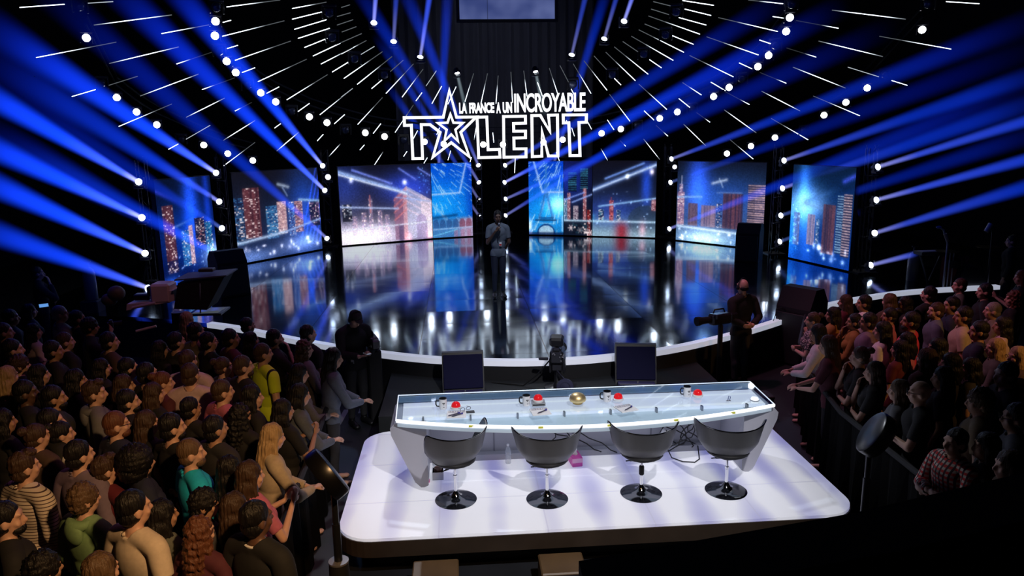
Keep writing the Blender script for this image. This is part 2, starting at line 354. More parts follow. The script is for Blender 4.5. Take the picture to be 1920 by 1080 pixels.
def scr_R4(w, h, asp):
    c = Cv(w, h, (30, 130, 200), (8, 60, 190), asp)
    c.glow(.85, .42, .3, .14, (200, 220, 235), .8); c.glow(.5, .35, .5, .2, (0, 60, 60), .8)
    c.dashes(1.1, 1.2, 130, .2, 1.35, (190, 225, 255), .0055, a0=3.3, a1=4.7)
    c.line(.15, 1, .4, .58, .014, (170, 195, 245), .9); c.line(.4, .585, 1, .585, .013, (180, 200, 250), .9); c.line(.45, .63, 1, .63, .006, (100, 150, 240), .7)
    for s_ in (-1, 1):
        c.line(.5, .95, .5+s_*.03, .55, .012, (60, 120, 190), .8); c.line(.5+s_*.03, .55, .5+s_*.18, .25, .02, (50, 105, 170), .8); c.line(.5+s_*.05, .45, .5+s_*.1, .35, .008, (150, 180, 220), .8)
    c.line(.2, .2, .78, .2, .012, (15, 35, 70), .9); c.line(.3, .16, .76, .15, .008, (130, 190, 235), .9); c.line(.3, .23, .7, .23, .01, (20, 50, 100), .9)
    c.mix((((c.u-.5)/.26)**2+((c.v-.02)/.13)**2 < 1)*.9, (15, 45, 100)); c.mix((((c.u-.5)/.22)**2+((c.v-.03)/.095)**2 < 1)*.9, (175, 210, 230))
    c.mix(np.clip((.04-c.v)*60, 0, 1)*.8, (15, 30, 70)); c.glow(.03, .12, .06, .09, (235, 150, 170), .9); c.line(.97, .05, .97, .25, .01, (200, 220, 250), .8); return c.tex()
def scr_R3a(w, h, asp):
    c = Cv(w, h, (20, 28, 45), (16, 18, 40), asp)
    c.glow(.2, .75, .6, .25, (20, 50, 200), .5)
    c.tower(.15, .45, .6, .85, (60, 130, 160), (10, 12, 25), .55, 1, 6, 20, mode='row'); c.tower(.58, .85, .62, .9, (60, 130, 160), (10, 12, 25), .55, 2, 6, 22, mode='row')
    c.tower(0, .12, .2, .5, (150, 190, 220), (60, 90, 130), .6, 8, 4, 20); c.tower(.12, .24, .2, .58, PK, (120, 70, 80), .6, 3, 4, 30); c.tower(.34, .52, .2, .4, (190, 180, 190), (100, 80, 100), .6, 4, 4, 20)
    c.tower(.68, .8, .2, .64, PK, (150, 80, 85), .6, 5, 4, 30); c.tower(.83, .95, .0, .35, (160, 50, 50), (100, 25, 30), .6, 6, 4, 20)
    c.line(0, .48, .7, .58, .012, (130, 160, 245), .9); c.line(.3, .45, 1, .56, .012, (150, 180, 250), .9); c.line(0, .2, 1, .2, .014, (185, 220, 245), .95)
    for u, v in ((.25, .1), (.58, .07), (.78, .06), (.95, .04)):
        for k in range(3): a = k*PI/3; c.line(u-.1*math.cos(a), v-.04*math.sin(a), u+.1*math.cos(a), v+.04*math.sin(a), .008, (225, 205, 210), .9)
    c.tower(.3, .9, .03, .17, (50, 110, 130), (14, 18, 30), .3, 7, 10, 6, k=.4); return c.tex()
def scr_R3(w, h, asp):
    c = Cv(w, h, (90, 120, 150), (20, 20, 32), asp)
    c.mix(np.clip(1.6-np.abs(c.v-.6)*4, 0, .6), (14, 16, 34)); c.glow(.85, .7, .08, .3, (20, 60, 190), .8); c.glow(.3, .35, .5, .2, (15, 35, 120), .7)
    c.mix((((c.u-.85)/.28)**2+((c.v-.22)/.2)**2 < 1)*.7, (45, 60, 80))
    c.line(0, .62, 1, .955, .03, (110, 150, 240), .8); c.line(0, .615, 1, .95, .014, (205, 225, 255), .95); c.line(.2, .77, .8, .97, .016, (120, 160, 245), .95)
    c.tower(.1, .18, .2, .36, (120, 190, 210), (20, 30, 60), .6, 1, 4, 14); c.tower(.27, .34, .2, .48, (235, 120, 110), (120, 40, 50), .6, 2, 4, 24); c.tower(.38, .45, .2, .36, (160, 200, 220), (30, 45, 80), .6, 3, 4, 14)
    c.tower(.93, 1, .35, .52, PK, (120, 60, 70), .6, 4, 4, 14); c.line(.3, .45, .3, .52, .008, RED, .8); c.line(.02, .2, .02, .28, .02, (60, 130, 190), .8)
    c.line(.1, .4, 1, .515, .013, (150, 200, 250), .95); c.line(0, .2, 1, .2, .016, (190, 225, 250), .95)
    c.mix(np.clip((.17-c.v)*8, 0, 1)*.65, (165, 195, 210)); c.mix(np.exp(-((c.u-.47)/.1)**2)*np.clip((.24-c.v)*8, 0, 1)*.9, (150, 40, 55)); c.glow(.8, .1, .05, .1, (200, 100, 100), .6)
    c.glow(.93, .86, .03, .035, (255, 230, 230), 1.3); c.glow(.55, .8, .025, .03, (235, 245, 255), 1.2); c.specks(20, .05, .95, .1, .6, (170, 200, 235), .008); return c.tex(.16)
def scr_R2(w, h, asp):
    c = Cv(w, h, (60, 90, 130), (20, 24, 36), asp)
    c.glow(.25, .7, .12, .4, (30, 70, 220), .9); c.glow(.55, .55, .5, .3, (8, 35, 100), .9)
    c.tower(.01, .09, .2, .62, PK, (120, 90, 130), .6, 1, 5, 40); c.tower(.03, .07, .6, .72, (200, 190, 220), (120, 90, 130), .6, 2, 3, 10); c.line(.055, .7, .055, .82, .006, (200, 200, 230))
    c.tower(.14, .26, .2, .48, (135, 105, 120), (45, 38, 60), .5, 3, 11, 30, mode='col'); c.tower(.3, .47, .2, .47, (165, 135, 150), (75, 70, 110), .5, 4, 13, 30, mode='col')
    c.tower(.48, .54, .2, .5, (90, 130, 190), (30, 40, 80), .5, 9, 4, 30); c.tower(.55, .77, .2, .63, (125, 75, 85), (30, 32, 60), .5, 5, 13, 40, mode='col')
    c.tower(.82, .9, .15, .74, (205, 165, 165), (40, 40, 65), .5, 6, 4, 44, mode='row'); c.tower(.9, 1, .15, .74, (225, 185, 185), (60, 55, 85), .5, 7, 4, 44, mode='row')
    c.line(.42, .74, .58, .79, .018, (190, 205, 230), .8); c.line(.5, .8, .54, .7, .01, (170, 190, 225), .7); c.line(.48, .63, .75, .64, .01, (110, 140, 200), .7); c.line(0, .55, .3, .57, .014, (140, 185, 235), .8)
    c.line(0, .185, 1, .14, .017, (190, 215, 250), .95); c.glow(.35, .06, .3, .1, (190, 215, 220), .9); c.glow(.9, .05, .2, .08, (60, 100, 140), .6)
    c.specks(22, .02, .9, .02, .15, (240, 225, 225), .014); return c.tex()
def scr_R1(w, h, asp):
    c = Cv(w, h, (15, 60, 150), (14, 34, 60), asp)
    c.glow(.25, .6, .3, .16, (150, 190, 220), .85); c.glow(.2, .7, .09, .35, (50, 120, 220), .8); c.glow(.3, .4, .12, .4, (40, 100, 210), .6); c.line(.25, .62, .75, .78, .03, (70, 120, 200), .7, .9); c.line(.25, .6, .75, .56, .03, (110, 150, 210), .7, .8); c.line(.25, .62, .0, .5, .04, (140, 190, 225), .6, .7)
    c.tower(.06, .16, .15, .5, (150, 110, 125), (40, 60, 110), .6, 1, 7, 36, mode='col'); c.tower(.3, .42, .18, .5, (175, 150, 170), (80, 90, 140), .6, 2, 9, 30, mode='col'); c.tower(.44, .5, .2, .46, (130, 170, 215), (40, 70, 120), .6, 3, 4, 30)
    c.tower(.55, .74, .12, .62, (125, 75, 85), (30, 36, 66), .5, 4, 12, 40, mode='col'); c.tower(.76, .86, .14, .72, (150, 190, 220), (25, 45, 90), .6, 5, 4, 46, mode='row'); c.tower(.86, .98, .12, .74, (225, 190, 190), (40, 40, 70), .6, 6, 5, 46, mode='row')
    c.line(.84, .86, 1, .92, .025, (70, 90, 235), .8); c.glow(.03, .3, .1, .3, (30, 120, 220), .7); c.specks(14, .25, .98, .05, .18, (230, 235, 245), .02); c.specks(40, 0, .2, .1, .6, (120, 200, 250), .007); return c.tex()
LED = attr_emit('led_picture', 'led', 1.0)
def led_screen(name_label, A, B, h, painter, wpx, hpx):
    A = np.array(A, float); B = np.array(B, float); z0 = ZS+.035
    W = np.linalg.norm(B-A); w, hh = int(wpx), int(hpx)
    root = empty('led_screen', ((A[0]+B[0])/2, (A[1]+B[1])/2, ZS), (0, 0, math.atan2(B[1]-A[1], B[0]-A[0])))
    tag(root, name_label, 'screen', 'picture screens around the stage')
    C = painter(w, hh, W/h)
    xs = np.linspace(-W/2, W/2, w+1); zs = np.linspace(.035, .035+h, hh+1)
    X, Z = np.meshgrid(xs, zs); V = np.stack([X.ravel(), np.full(X.size, -.03), Z.ravel()], 1)
    i, j = np.meshgrid(np.arange(w), np.arange(hh)); i = i.ravel(); j = j.ravel(); a = j*(w+1)+i
    F = np.stack([a, a+1, a+w+2, a+w+1], 1)
    me = bpy.data.meshes.new('led_picture'); me.vertices.add(len(V)); me.vertices.foreach_set('co', V.ravel())
    me.loops.add(F.size); me.loops.foreach_set('vertex_index', F.ravel()); me.polygons.add(len(F))
    me.polygons.foreach_set('loop_start', np.arange(len(F))*4); me.update()
    ca = me.color_attributes.new('led', 'FLOAT_COLOR', 'CORNER')
    c4 = np.concatenate([lin(C.reshape(-1, 3)), np.ones((len(F), 1))], 1)
    ca.data.foreach_set('color', np.repeat(c4, 4, axis=0).ravel()); me.validate()
    fr = MB().box((0, .03, .035+h/2), (W+.02, .1, h+.03)).build('frame', BLACK, root); link('picture', me, LED, fr)
    fr.name = fr.name
    for x in (-W*.4, W*.4): MB().tube([(x, .08, h*.8), (x, .75, .02), (x, .08, .02)], .025, 6).build('brace', DARKMET, root)
    return root
HS = 2.43
led_screen('outermost left picture screen of skyscrapers, beside the covered camera', (-8.02, 17.0), (-7.44, 18.95), HS, scr_L1, 92, 150)
led_screen('left picture screen with red tower and white horizontal streak', (-7.28, 20.2), (-5.5, 22.7), HS, scr_L2, 130, 130)
led_screen('left picture screen showing a triumphal gate under diagonal streaks', (-4.98, 23.3), (-2.2, 24.48), HS, scr_L3, 140, 114)
led_screen('bright blue picture screen with arcade at its foot, left of centre gap', (-2.18, 24.52), (-.86, 24.85), HS, scr_L4, 84, 114)
led_screen('bright blue picture screen with iron tower, right of centre gap', (1.06, 24.85), (2.18, 24.52), HS, scr_R4, 70, 114)
led_screen('narrow dark picture screen with white star flowers at its foot', (2.2, 24.48), (3.07, 24.1), HS, scr_R3a, 60, 114)
led_screen('right picture screen with red smoke under crossing streaks', (3.09, 24.09), (4.98, 23.3), HS, scr_R3, 104, 114)
led_screen('right picture screen with pale spire and brown towers', (5.5, 22.7), (7.32, 20.35), HS, scr_R2, 140, 124)
led_screen('outermost right picture screen with white star burst', (7.44, 18.9), (7.95, 16.75), HS, scr_R1, 104, 150)
# hung projection screen
sc = empty('projection_screen', (.09, 23.9, 7.98)); tag(sc, 'pale blue projection screen hanging at top centre above the stage', 'screen')
hp = PY(862, 36, 23.9); hq = PY(1040, 35, 23.9)
def psm():
    m = bpy.data.materials.new('projection_cloth'); m.use_nodes = True; nt = m.node_tree; b = nt.nodes['Principled BSDF']
    tc = nt.nodes.new('ShaderNodeTexCoord'); w = nt.nodes.new('ShaderNodeTexNoise'); w.inputs['Scale'].default_value = .9
    nt.links.new(tc.outputs['Object'], w.inputs['Vector']); r = nt.nodes.new('ShaderNodeValToRGB')
    r.color_ramp.elements[0].position = .35; r.color_ramp.elements[0].color = rgb(44, 58, 112); r.color_ramp.elements[1].position = .7; r.color_ramp.elements[1].color = rgb(96, 108, 158)
    nt.links.new(w.outputs['Fac'], r.inputs[0]); nt.links.new(r.outputs[0], b.inputs['Emission Color']); b.inputs['Emission Strength'].default_value = 1; b.inputs['Base Color'].default_value = (.1, .1, .12, 1); return m
sc.location = ((hp[0]+hq[0])/2, 23.9, hp[2]); w2 = (hq[0]-hp[0])/2
MB().box((0, 0, .75), (2*w2, .02, 1.5)).build('cloth', psm(), sc)
MB().box((0, 0, -.06), (2*w2+.2, .05, .09)).box((-w2-.06, 0, .75), (.08, .05, 1.6)).box((w2+.06, 0, .75), (.08, .05, 1.6)).build('frame', SATIN, sc)

# ------------------------------------------------------------------ light tubes of the ceiling sunburst: outer end, inner end, how it glows
TUBES = """37 14 121 8 f;165 6 212 3 d;176 47 322 28 m;68 108 218 79 o;205 119 335 88 m;135 181 179 168 f;204 160 258 143 t;303 63 395 46 o;263 180 372 139 m;425 13 525 0 o;418 42 433 38 f;417 68 533 39 o;426 91 446 85 f;441 113 545 77 o;454 136 478 127 f;484 153 575 111 o;500 175 523 163 f;538 187 614 140 o;331 120 400 97 s;379 168 440 146 s;548 16 612 4 o;548 36 605 22 f;552 55 612 37 f;559 72 618 53 f;571 89 616 71 f;587 105 638 81 f;602 120 662 89 o;623 135 654 116 f;640 14 656 9 t;632 31 657 24 t;632 47 662 37 t;641 60 668 50 t;630 84 678 63 t;640 101 687 76 o;677 102 702 87 d;645 147 717 97 o;670 158 735 106 o;697 166 716 150 f;732 134 756 113 t;724 175 775 120 o;754 182 793 130 o;780 189 791 174 f;799 161 818 133 d;810 194 828 162 f;640 182 661 166 d;840 195 855 163 f;872 190 888 138 o;902 193 914 138 o;930 194 934 142 o;961 192 958 135 o;988 180 982 133 o;1017 180 1008 155 f;1047 180 1030 128 o;1078 180 1071 167 f;1066 154 1050 123 t;1108 175 1075 120 o;1138 169 1095 114 o;1164 159 1151 146 f;1137 130 1114 105 t;1191 151 1136 98 o;1215 139 1152 88 o;1240 127 1218 112 f;1196 97 1168 78 t;1262 113 1184 68 o;1282 98 1198 56 o;1300 83 1261 67 f;1312 64 1216 30 o;1236 56 1209 45 t;1324 47 1273 33 f;1333 29 1284 17 f;1338 10 1280 1 f;1257 11 1225 3 t;1256 28 1221 17 t;1468 7 1403 0 o;1469 34 1449 31 f;1458 59 1347 33 o;1445 82 1424 75 f;1422 103 1325 69 o;1410 129 1386 118 f;1375 144 1293 104 o;1360 170 1333 154 f;1315 178 1280 155 o;1698 36 1560 19 m;1836 7 1774 3 f;1572 53 1490 38 s;1655 106 1535 77 m;1783 92 1649 68 o;1530 107 1475 90 s;1585 165 1487 126 m;1474 156 1425 136 s;1648 144 1590 126 d;1701 160 1672 151 f;1500 208 1428 171 m;1612 217 1525 180 o;1405 196 1360 172 s;1515 262 1446 222 o;1418 249 1358 206 m;1331 229 1306 211 s;1293 201 1273 185 f;1412 298 1369 262 o;1323 273 1282 233 m;1252 255 1230 235 s;1226 225 1208 208 f;1237 299 1207 261 m;1173 274 1163 264 s;1151 243 1139 225 f;1181 227 1143 177 o;1250 205 1198 158 o;1140 302 1127 279 m;1109 242 1100 225 f;1070 248 1062 226 f;1077 255 1072 240 f;926 267 924 249 f;889 262 894 232 m;881 305 884 295 f;840 300 845 283 f;322 195 223 237 r;349 220 421 184 m;316 280 334 270 f;349 261 394 235 d;419 263 478 226 m;418 312 478 267 o;441 208 472 192 s;559 209 580 194 f;600 215 660 167 o;627 232 646 215 f;671 233 717 183 o;700 250 714 232 f;741 248 775 197 o;775 260 783 245 f;515 240 526 232 f;519 283 560 248 m;595 264 606 252 f;617 293 638 270 m;675 281 683 272 f;699 314 718 285 m;757 293 763 284 f;795 306 801 296 f;819 252 824 240 f;965 324 966 296 f;1049 302 1043 286 f"""
TUBEM = attr_emit('tube_light', 'glow', 3.6)
ring_of = []
tl = []
for t in TUBES.split(';'):
    q = t.split(); x0, y0, x1, y1 = map(float, q[:4]); k = q[4]
    if k == 'r': x0, y0, x1, y1, k = x1, y1, x0, y0, 'o'
    tl.append((x0, y0, x1, y1, k))
def ellr(x, y): return math.hypot((x-942), (y-50)*2.42)
rings = {}
for t in tl: rings.setdefault(min(5, int((ellr(t[0], t[1])-120)//135)), []).append(t)
RN = ['innermost', 'second', 'third', 'fourth', 'fifth', 'outermost']
for rg, lst in rings.items():
    lst.sort(key=lambda t: math.atan2(t[0]-942, -(-(t[1]+60))))
    lst.sort(key=lambda t: math.atan2(t[0]-942, (t[1]+60)))
    for i, (x0, y0, x1, y1, k) in enumerate(lst):
        a = PT(x0, y0); b = PT(x1, y1); c = (a+b)/2; d = b-a; L = np.linalg.norm(d); nseg = 10; nn = 6
        o = np.array([(+.0105*math.cos(2*PI*s/nn), .0105*math.sin(2*PI*s/nn)) for s in range(nn)])
        V = [(o[s][0], o[s][1], -L/2+L*j/nseg) for j in range(nseg+1) for s in range(nn)]
        F = [(j*nn+s, j*nn+(s+1) % nn, (j+1)*nn+(s+1) % nn, (j+1)*nn+s) for j in range(nseg) for s in range(nn)]+[tuple(range(nn))[::-1], tuple(nseg*nn+s for s in range(nn))]
        me = bpy.data.meshes.new('light_tube'); me.from_pydata(V, [], F)
        u = np.repeat(np.linspace(0, 1, nseg+1), nn)
        g = {'f': np.ones_like(u), 'd': np.full_like(u, .16), 't': np.full_like(u, .035), 'o': np.clip(1.5-2.2*u, .03, 1), 'm': np.clip(1.3-3*np.abs(u-.5), .04, 1), 's': np.clip(1.2-3.5*u, .01, 1)}[k]
        ca = me.color_attributes.new('glow', 'FLOAT_COLOR', 'POINT'); tint = (.80, .90, 1.0)
        ca.data.foreach_set('color', np.stack([g*tint[0], g*tint[1], g*tint[2], np.ones_like(g)], 1).ravel())
        ob = link('light_tube', me, TUBEM); ob.location = c; ob.rotation_euler = aim(d)
        tag(ob, '%s white light tube, %s from the left in the %s ring of the sunburst' % ({'f': 'evenly lit', 'd': 'faint', 't': 'unlit grey', 'o': 'inward fading', 'm': 'middle lit', 's': 'tip lit'}[k].replace('unlit grey white', 'unlit'), ordn(i), RN[rg]), 'light tube', 'radial light tubes over the stage')

# ------------------------------------------------------------------ moving lights
def beam_mat(name, cols, S0, r0, k):
    m = bpy.data.materials.new(name); m.use_nodes = True; nt = m.node_tree; N = nt.nodes.new; L = nt.links.new
    for n in list(nt.nodes):
        if n.type != 'OUTPUT_MATERIAL': nt.nodes.remove(n)
    tc = N('ShaderNodeTexCoord'); sp = N('ShaderNodeSeparateXYZ'); L(tc.outputs['Object'], sp.inputs[0])
    rr = N('ShaderNodeMath'); rr.operation = 'MULTIPLY_ADD'; rr.inputs[1].default_value = k; rr.inputs[2].default_value = r0; L(sp.outputs[2], rr.inputs[0])
    st = N('ShaderNodeMath'); st.operation = 'DIVIDE'; st.inputs[0].default_value = S0; L(rr.outputs[0], st.inputs[1])
    mr = N('ShaderNodeMapRange'); mr.inputs[2].default_value = 14; L(sp.outputs[2], mr.inputs[0])
    ra = N('ShaderNodeValToRGB'); e = ra.color_ramp.elements
    e[0].position = 0; e[0].color = cols[0]; e[1].position = 1; e[1].color = cols[-1]
    for i, cc in enumerate(cols[1:-1]): q = e.new((.08, .3, .65)[i]); q.color = cc
    L(mr.outputs[0], ra.inputs[0])
    rho = N('ShaderNodeVectorMath'); rho.operation = 'MULTIPLY'; rho.inputs[1].default_value = (1, 1, 0); L(tc.outputs['Object'], rho.inputs[0])
    ln = N('ShaderNodeVectorMath'); ln.operation = 'LENGTH'; L(rho.outputs[0], ln.inputs[0])
    q1 = N('ShaderNodeMath'); q1.operation = 'DIVIDE'; L(ln.outputs['Value'], q1.inputs[0]); L(rr.outputs[0], q1.inputs[1])
    q2 = N('ShaderNodeMapRange'); q2.interpolation_type = 'SMOOTHSTEP'; q2.inputs[1].default_value = 1.0; q2.inputs[2].default_value = .25; L(q1.outputs[0], q2.inputs[0])
    q3 = N('ShaderNodeMath'); q3.operation = 'MULTIPLY'; L(q2.outputs[0], q3.inputs[0]); L(st.outputs[0], q3.inputs[1])
    sg = N('ShaderNodeSeparateXYZ'); L(tc.outputs['Generated'], sg.inputs[0]); q4 = N('ShaderNodeMapRange'); q4.interpolation_type = 'SMOOTHSTEP'; q4.inputs[1].default_value = 1.0; q4.inputs[2].default_value = .72; L(sg.outputs[2], q4.inputs[0]); q5 = N('ShaderNodeMath'); q5.operation = 'MULTIPLY'; L(q3.outputs[0], q5.inputs[0]); L(q4.outputs[0], q5.inputs[1]); q3 = q5
    em = N('ShaderNodeEmission'); L(ra.outputs[0], em.inputs['Color']); L(q3.outputs[0], em.inputs['Strength'])
    L(em.outputs[0], nt.nodes['Material Output'].inputs['Volume']); return m
BR0, BK = .06, .026
BC = [(.40, .42, 1.0, 1), (.05, .11, 1.0, 1), (.005, .05, .9, 1), (.002, .018, .50, 1), (.001, .008, .22, 1)]
BEAMS = {'hi': beam_mat('haze_beam_bright', BC, .52, BR0, BK), 'mid': beam_mat('haze_beam_medium', BC, .24, BR0, BK), 'md2': beam_mat('haze_beam_clear', BC, .36, BR0, BK), 'lo': beam_mat('haze_beam_dim', [(x[0]*.5, x[1]*.8, x[2], 1) for x in BC], .11, BR0, BK),
         'white': beam_mat('haze_beam_white', [(.35, .45, .5, 1), (.12, .17, .2, 1), (.03, .045, .06, 1), (.006, .01, .015, 1), (0, 0, 0, 1)], .35, BR0, BK)}
LENS = mat('lamp_lens', (1, 1, 1, 1), .3, emit=(.92, .94, 1, 1), es=14.0)
LENSB = mat('lamp_lens_blue_white', (1, 1, 1, 1), .3, emit=(.72, .82, 1, 1), es=7.0)
LENSOFF = mat('lamp_lens_unlit', (.05, .06, .1, 1), .05, .3)
def head_meshes(r):
    return (MB().box((0, 0, -.02), (r*3.0, r*2.2, .07), bev=.015).mesh('base'),
            MB().prism([(-r*1.6, 0), (r*1.6, 0), (r*1.6, r*2.6), (r*1.3, r*2.6), (r*1.3, r*.3), (-r*1.3, r*.3), (-r*1.3, r*2.6), (-r*1.6, r*2.6)], (-r*.35, r*.35), 'xz').mesh('yoke'),
            MB().lathe([(r*.55, -r*2.2), (r*.95, -r*1.9), (r*1.15, -r*.8), (r*1.15, -.012), (r*1.02, 0)], n=18).mesh('lamp_head', True),
            MB().lathe([(r*1.0, -.004), (r*.95, r*.12), (r*.7, r*.3), (r*.3, r*.4)], n=18).mesh('lens', True))
HM = {}
def lamp(pos, d, r, label, group, lens=LENS, cat='stage light', up=(0, 0, 1), beam=None, blen=0, spread=BK, name='moving_head_light'):
    if r not in HM:
        HM[r] = head_meshes(r)
        for me in HM[r]: me.materials.append(None)
    ms = HM[r]; root = empty(name, pos); tag(root, label, cat, group)
    d = np.array(d, float); d /= np.linalg.norm(d); rot = aim(d)
    for me, mt in zip(ms, (SATIN, SATIN, SATIN, lens)):
        if up is None and me.name.startswith(('base', 'yoke')): continue
        o = link(me.name.split('.')[0], me, None, root); setmat(o, mt)
        if me == ms[2]: o.rotation_euler = rot; hd_ = o
        elif me == ms[3]: o.parent = hd_
        else:
            q = Vector((0, 0, 1)) if up[2] > 0 else Vector((0, 0, -1))
            o.rotation_euler = (0 if up[2] > 0 else PI, 0, math.atan2(d[1], d[0])-PI/2); o.location = (0, 0, -r*1.3*up[2])
    if beam:
        bm = MB().tube([(0, 0, r*.42), (0, 0, blen)], [BR0, BR0+spread*blen], 28).build('light_beam', BEAMS[beam], root, True); bm.rotation_euler = rot
    return root
def beamed(px, py, Y, tx, ty, TY, kind, label, r=.075, lens=LENSB):
    a = PY(px, py, Y); b = PY(tx, ty, TY); d = b-a
    return lamp(a, d, r, label, 'blue beam lights on the stage towers', lens, beam=kind, blen=float(np.linalg.norm(d)))
B = [  # lens pixel, depth of its tower, aim pixel and depth, strength, where it is
 (260,341,17.2,-130,115,9.5,'hi','topmost blue beam light on the outer left tower'), (266,408,17.2,-130,222,9.5,'hi','second blue beam light from the top of the outer left tower'),
 (272,475,17.2,-130,292,9.5,'hi','third blue beam light from the top of the outer left tower'), (278,540,17.2,-130,393,9.5,'md2','lowest blue beam light on the outer left tower'),
 (405,324,19.6,-90,2,9.5,'hi','topmost blue beam light on the tower between the two outer left screens'), (411,378,19.6,-90,62,9.5,'mid','second blue beam light on the tower between the two outer left screens'),
 (416,428,19.6,-90,110,9.5,'lo','third blue beam light on the tower between the two outer left screens'), (420,483,19.6,-90,214,9.5,'mid','lowest blue beam light on the tower between the two outer left screens'),
 (605,311,23,270,-90,13,'hi','topmost blue beam light left of the gate screen'), (609,357,23,150,-88,12,'hi','second blue beam light left of the gate screen'), (613,447,23,20,-80,12,'mid','lowest blue beam light left of the gate screen'),
 (897,310,25.3,736,-70,19,'mid','topmost blue beam light on the left side of the centre gap'), (898,342,25.3,640,-70,19,'mid','second blue beam light on the left side of the centre gap'),
 (898,375,25.3,700,60,26.5,'mid','third blue beam light on the left side of the centre gap'), (899,406,25.3,720,150,26.5,'mid','lowest blue beam light on the left side of the centre gap'),
 (947,310,25.3,1500,-20,16,'mid','topmost blue beam light on the right side of the centre gap'), (946,342,25.3,1600,0,16,'hi','second blue beam light on the right side of the centre gap'),
 (948,373,25.3,1700,38,16,'mid','third blue beam light on the right side of the centre gap'), (948,404,25.3,1500,60,18,'mid','lowest blue beam light on the right side of the centre gap'),
 (1259,298,23.2,2010,12,13,'mid','topmost blue beam light right of the red smoke screen'), (1257,342,23.2,2010,65,13,'lo','second blue beam light right of the red smoke screen'),
 (1255,429,23.2,2010,128,13,'mid','third blue beam light right of the red smoke screen'),
 (1470,301,19.4,2020,112,12,'mid','topmost blue beam light between the two outer right screens'), (1467,353,19.4,2020,164,12,'mid','second blue beam light between the two outer right screens'),
 (1464,404,19.4,2020,225,12,'lo','third blue beam light between the two outer right screens'), (1462,453,19.4,1620,395,17,'lo','lowest blue beam light between the two outer right screens'),
 (1646,313,16.4,2050,188,12,'md2','topmost blue beam light on the outer right tower'), (1643,375,16.4,2050,265,12,'md2','second blue beam light on the outer right tower'),
 (1640,437,16.4,2050,312,11,'mid','third blue beam light on the outer right tower'), (1633,497,16.4,1724,474,15.3,'md2','lowest blue beam light on the outer right tower, striking a keyboard'),
]
for q in B: beamed(*q)
lamp(PY(1252, 466, 23.2), (0, -1, .1), .06, 'small blue floor light right of the red smoke screen', 'blue beam lights on the stage towers', mat('lamp_lens_blue', (.1, .2, 1, 1), .3, emit=(.25, .4, 1, 1), es=5))
lamp(PY(1265, 313, 22.6), (-.4, -1, 0), .07, 'unlit white lamp under the topmost light right of the red smoke screen', 'small white lamps by the screens', mat('lamp_lens_half', (1, 1, 1, 1), .3, emit=(.8, .85, 1, 1), es=1.6))
lamp(PY(615, 332, 22.6), (.2, -1, 0), .085, 'round white lamp left of the gate screen', 'small white lamps by the screens', mat('lamp_lens_half'))
# beams whose lamps stand behind the screens
for px, tx, ty, w in ((822, 842, -70, 'left'), (1034, 1150, -60, 'right')):
    a = PY(px, 322, 26.0); b = PY(tx, ty, 22); d = b-a
    lamp(a, d, .075, 'blue beam light just behind the bright blue screen on the %s' % w, 'blue beam lights behind the screens', LENSB, beam='mid', blen=float(np.linalg.norm(d)))
# towers that carry them
TW = [((-8.44, 17.35), 'outermost left lighting tower'), ((-7.44, 19.78), 'lighting tower between the two outer left screens'), ((-5.36, 23.18), 'lighting tower left of the gate screen'), ((-.6, 25.5), 'lighting tower on the left of the centre gap'),
      ((.29, 25.5), 'lighting tower on the right of the centre gap'), ((5.41, 23.38), 'lighting tower right of the red smoke screen'), ((7.37, 19.58), 'lighting tower between the two outer right screens'), ((8.27, 16.58), 'outermost right lighting tower')]
for (x, y), lb in TW:
    t = empty('lighting_tower', (x, y, ZS)); tag(t, 'black '+lb, 'lighting tower', 'black towers holding the beam lights')
    m = MB()
    for sx in (-.1, .1):
        for sy in (.08, .24): m.tube([(sx, sy, 0), (sx, sy, 2.9)], .018, 6)
    for k in range(10):
        z = .1+.29*k; s_ = 1 if k % 2 else -1
        m.tube([(-.1*s_, .08, z), (.1*s_, .08, z+.27)], .01, 5); m.tube([(-.1, .08, z), (-.1, .24, z+.27)], .01, 5); m.tube([(.1, .08, z), (.1, .24, z+.27)], .01, 5)
    m.build('truss', SATIN, t); MB().box((0, .16, .012), (.5, .5, .024), bev=.008).build('base_plate', SATIN, t)
    for z in (.3, 1.0, 1.7, 2.42): MB().box((0, .05, z-.14), (.22, .16, .025)).build('shelf', SATIN, t)
# ring of white lamps in the rig
INNER = [(404,40),(403,67),(425,115),(442,136),(489,174),(517,191),(580,219),(613,230),(685,249),(721,256),(796,266),(832,270),(906,271),(943,271),(1019,267),(1055,262),(1128,250),(1164,242),(1237,222),(1270,210),(1338,181),(1367,164),(1421,125),(1441,104),(1474,59),(1481,33)]
OUTER = [(162,71),(219,183),(256,210),(294,234),(382,272),(427,288),(474,301),(1363,288),(1408,274),(1453,258),(1545,216),(1586,192),(1626,165),(1729,56)]
for arr, nm in ((INNER, 'inner'), (OUTER, 'outer')):
    for i, (x, y) in enumerate(arr):
        a = PT(x, y); lamp(a, np.array([-.6, 3, 1.5])-a, .1, 'round white lamp, %s from the left on the %s arc of the rig' % (ordn(i), nm), 'white lamps on the %s arc' % nm, up=(0, 0, -1), cat='stage light')
OFF = [(406,14),(411,96),(464,160),(547,209),(648,244),(757,263),(1195,236),(1298,203),(1391,148),(1454,85),(1484,8),(665,110),(721,140),(617,24),(623,70),(1207,101),(1148,140),(1248,65),(1268,22),(190,156),(340,262),(1508,245),(1660,140),(150,12),(1740,8),(1074,158)]
for i, (x, y) in enumerate(sorted(OFF)):
    a = PT(x, y); lamp(a, np.array([0, 8, 0.])-a, .115, 'unlit black moving light, %s from the left among the dark ones in the rig' % ordn(i), 'unlit moving lights in the rig', LENSOFF, up=(0, 0, -1))
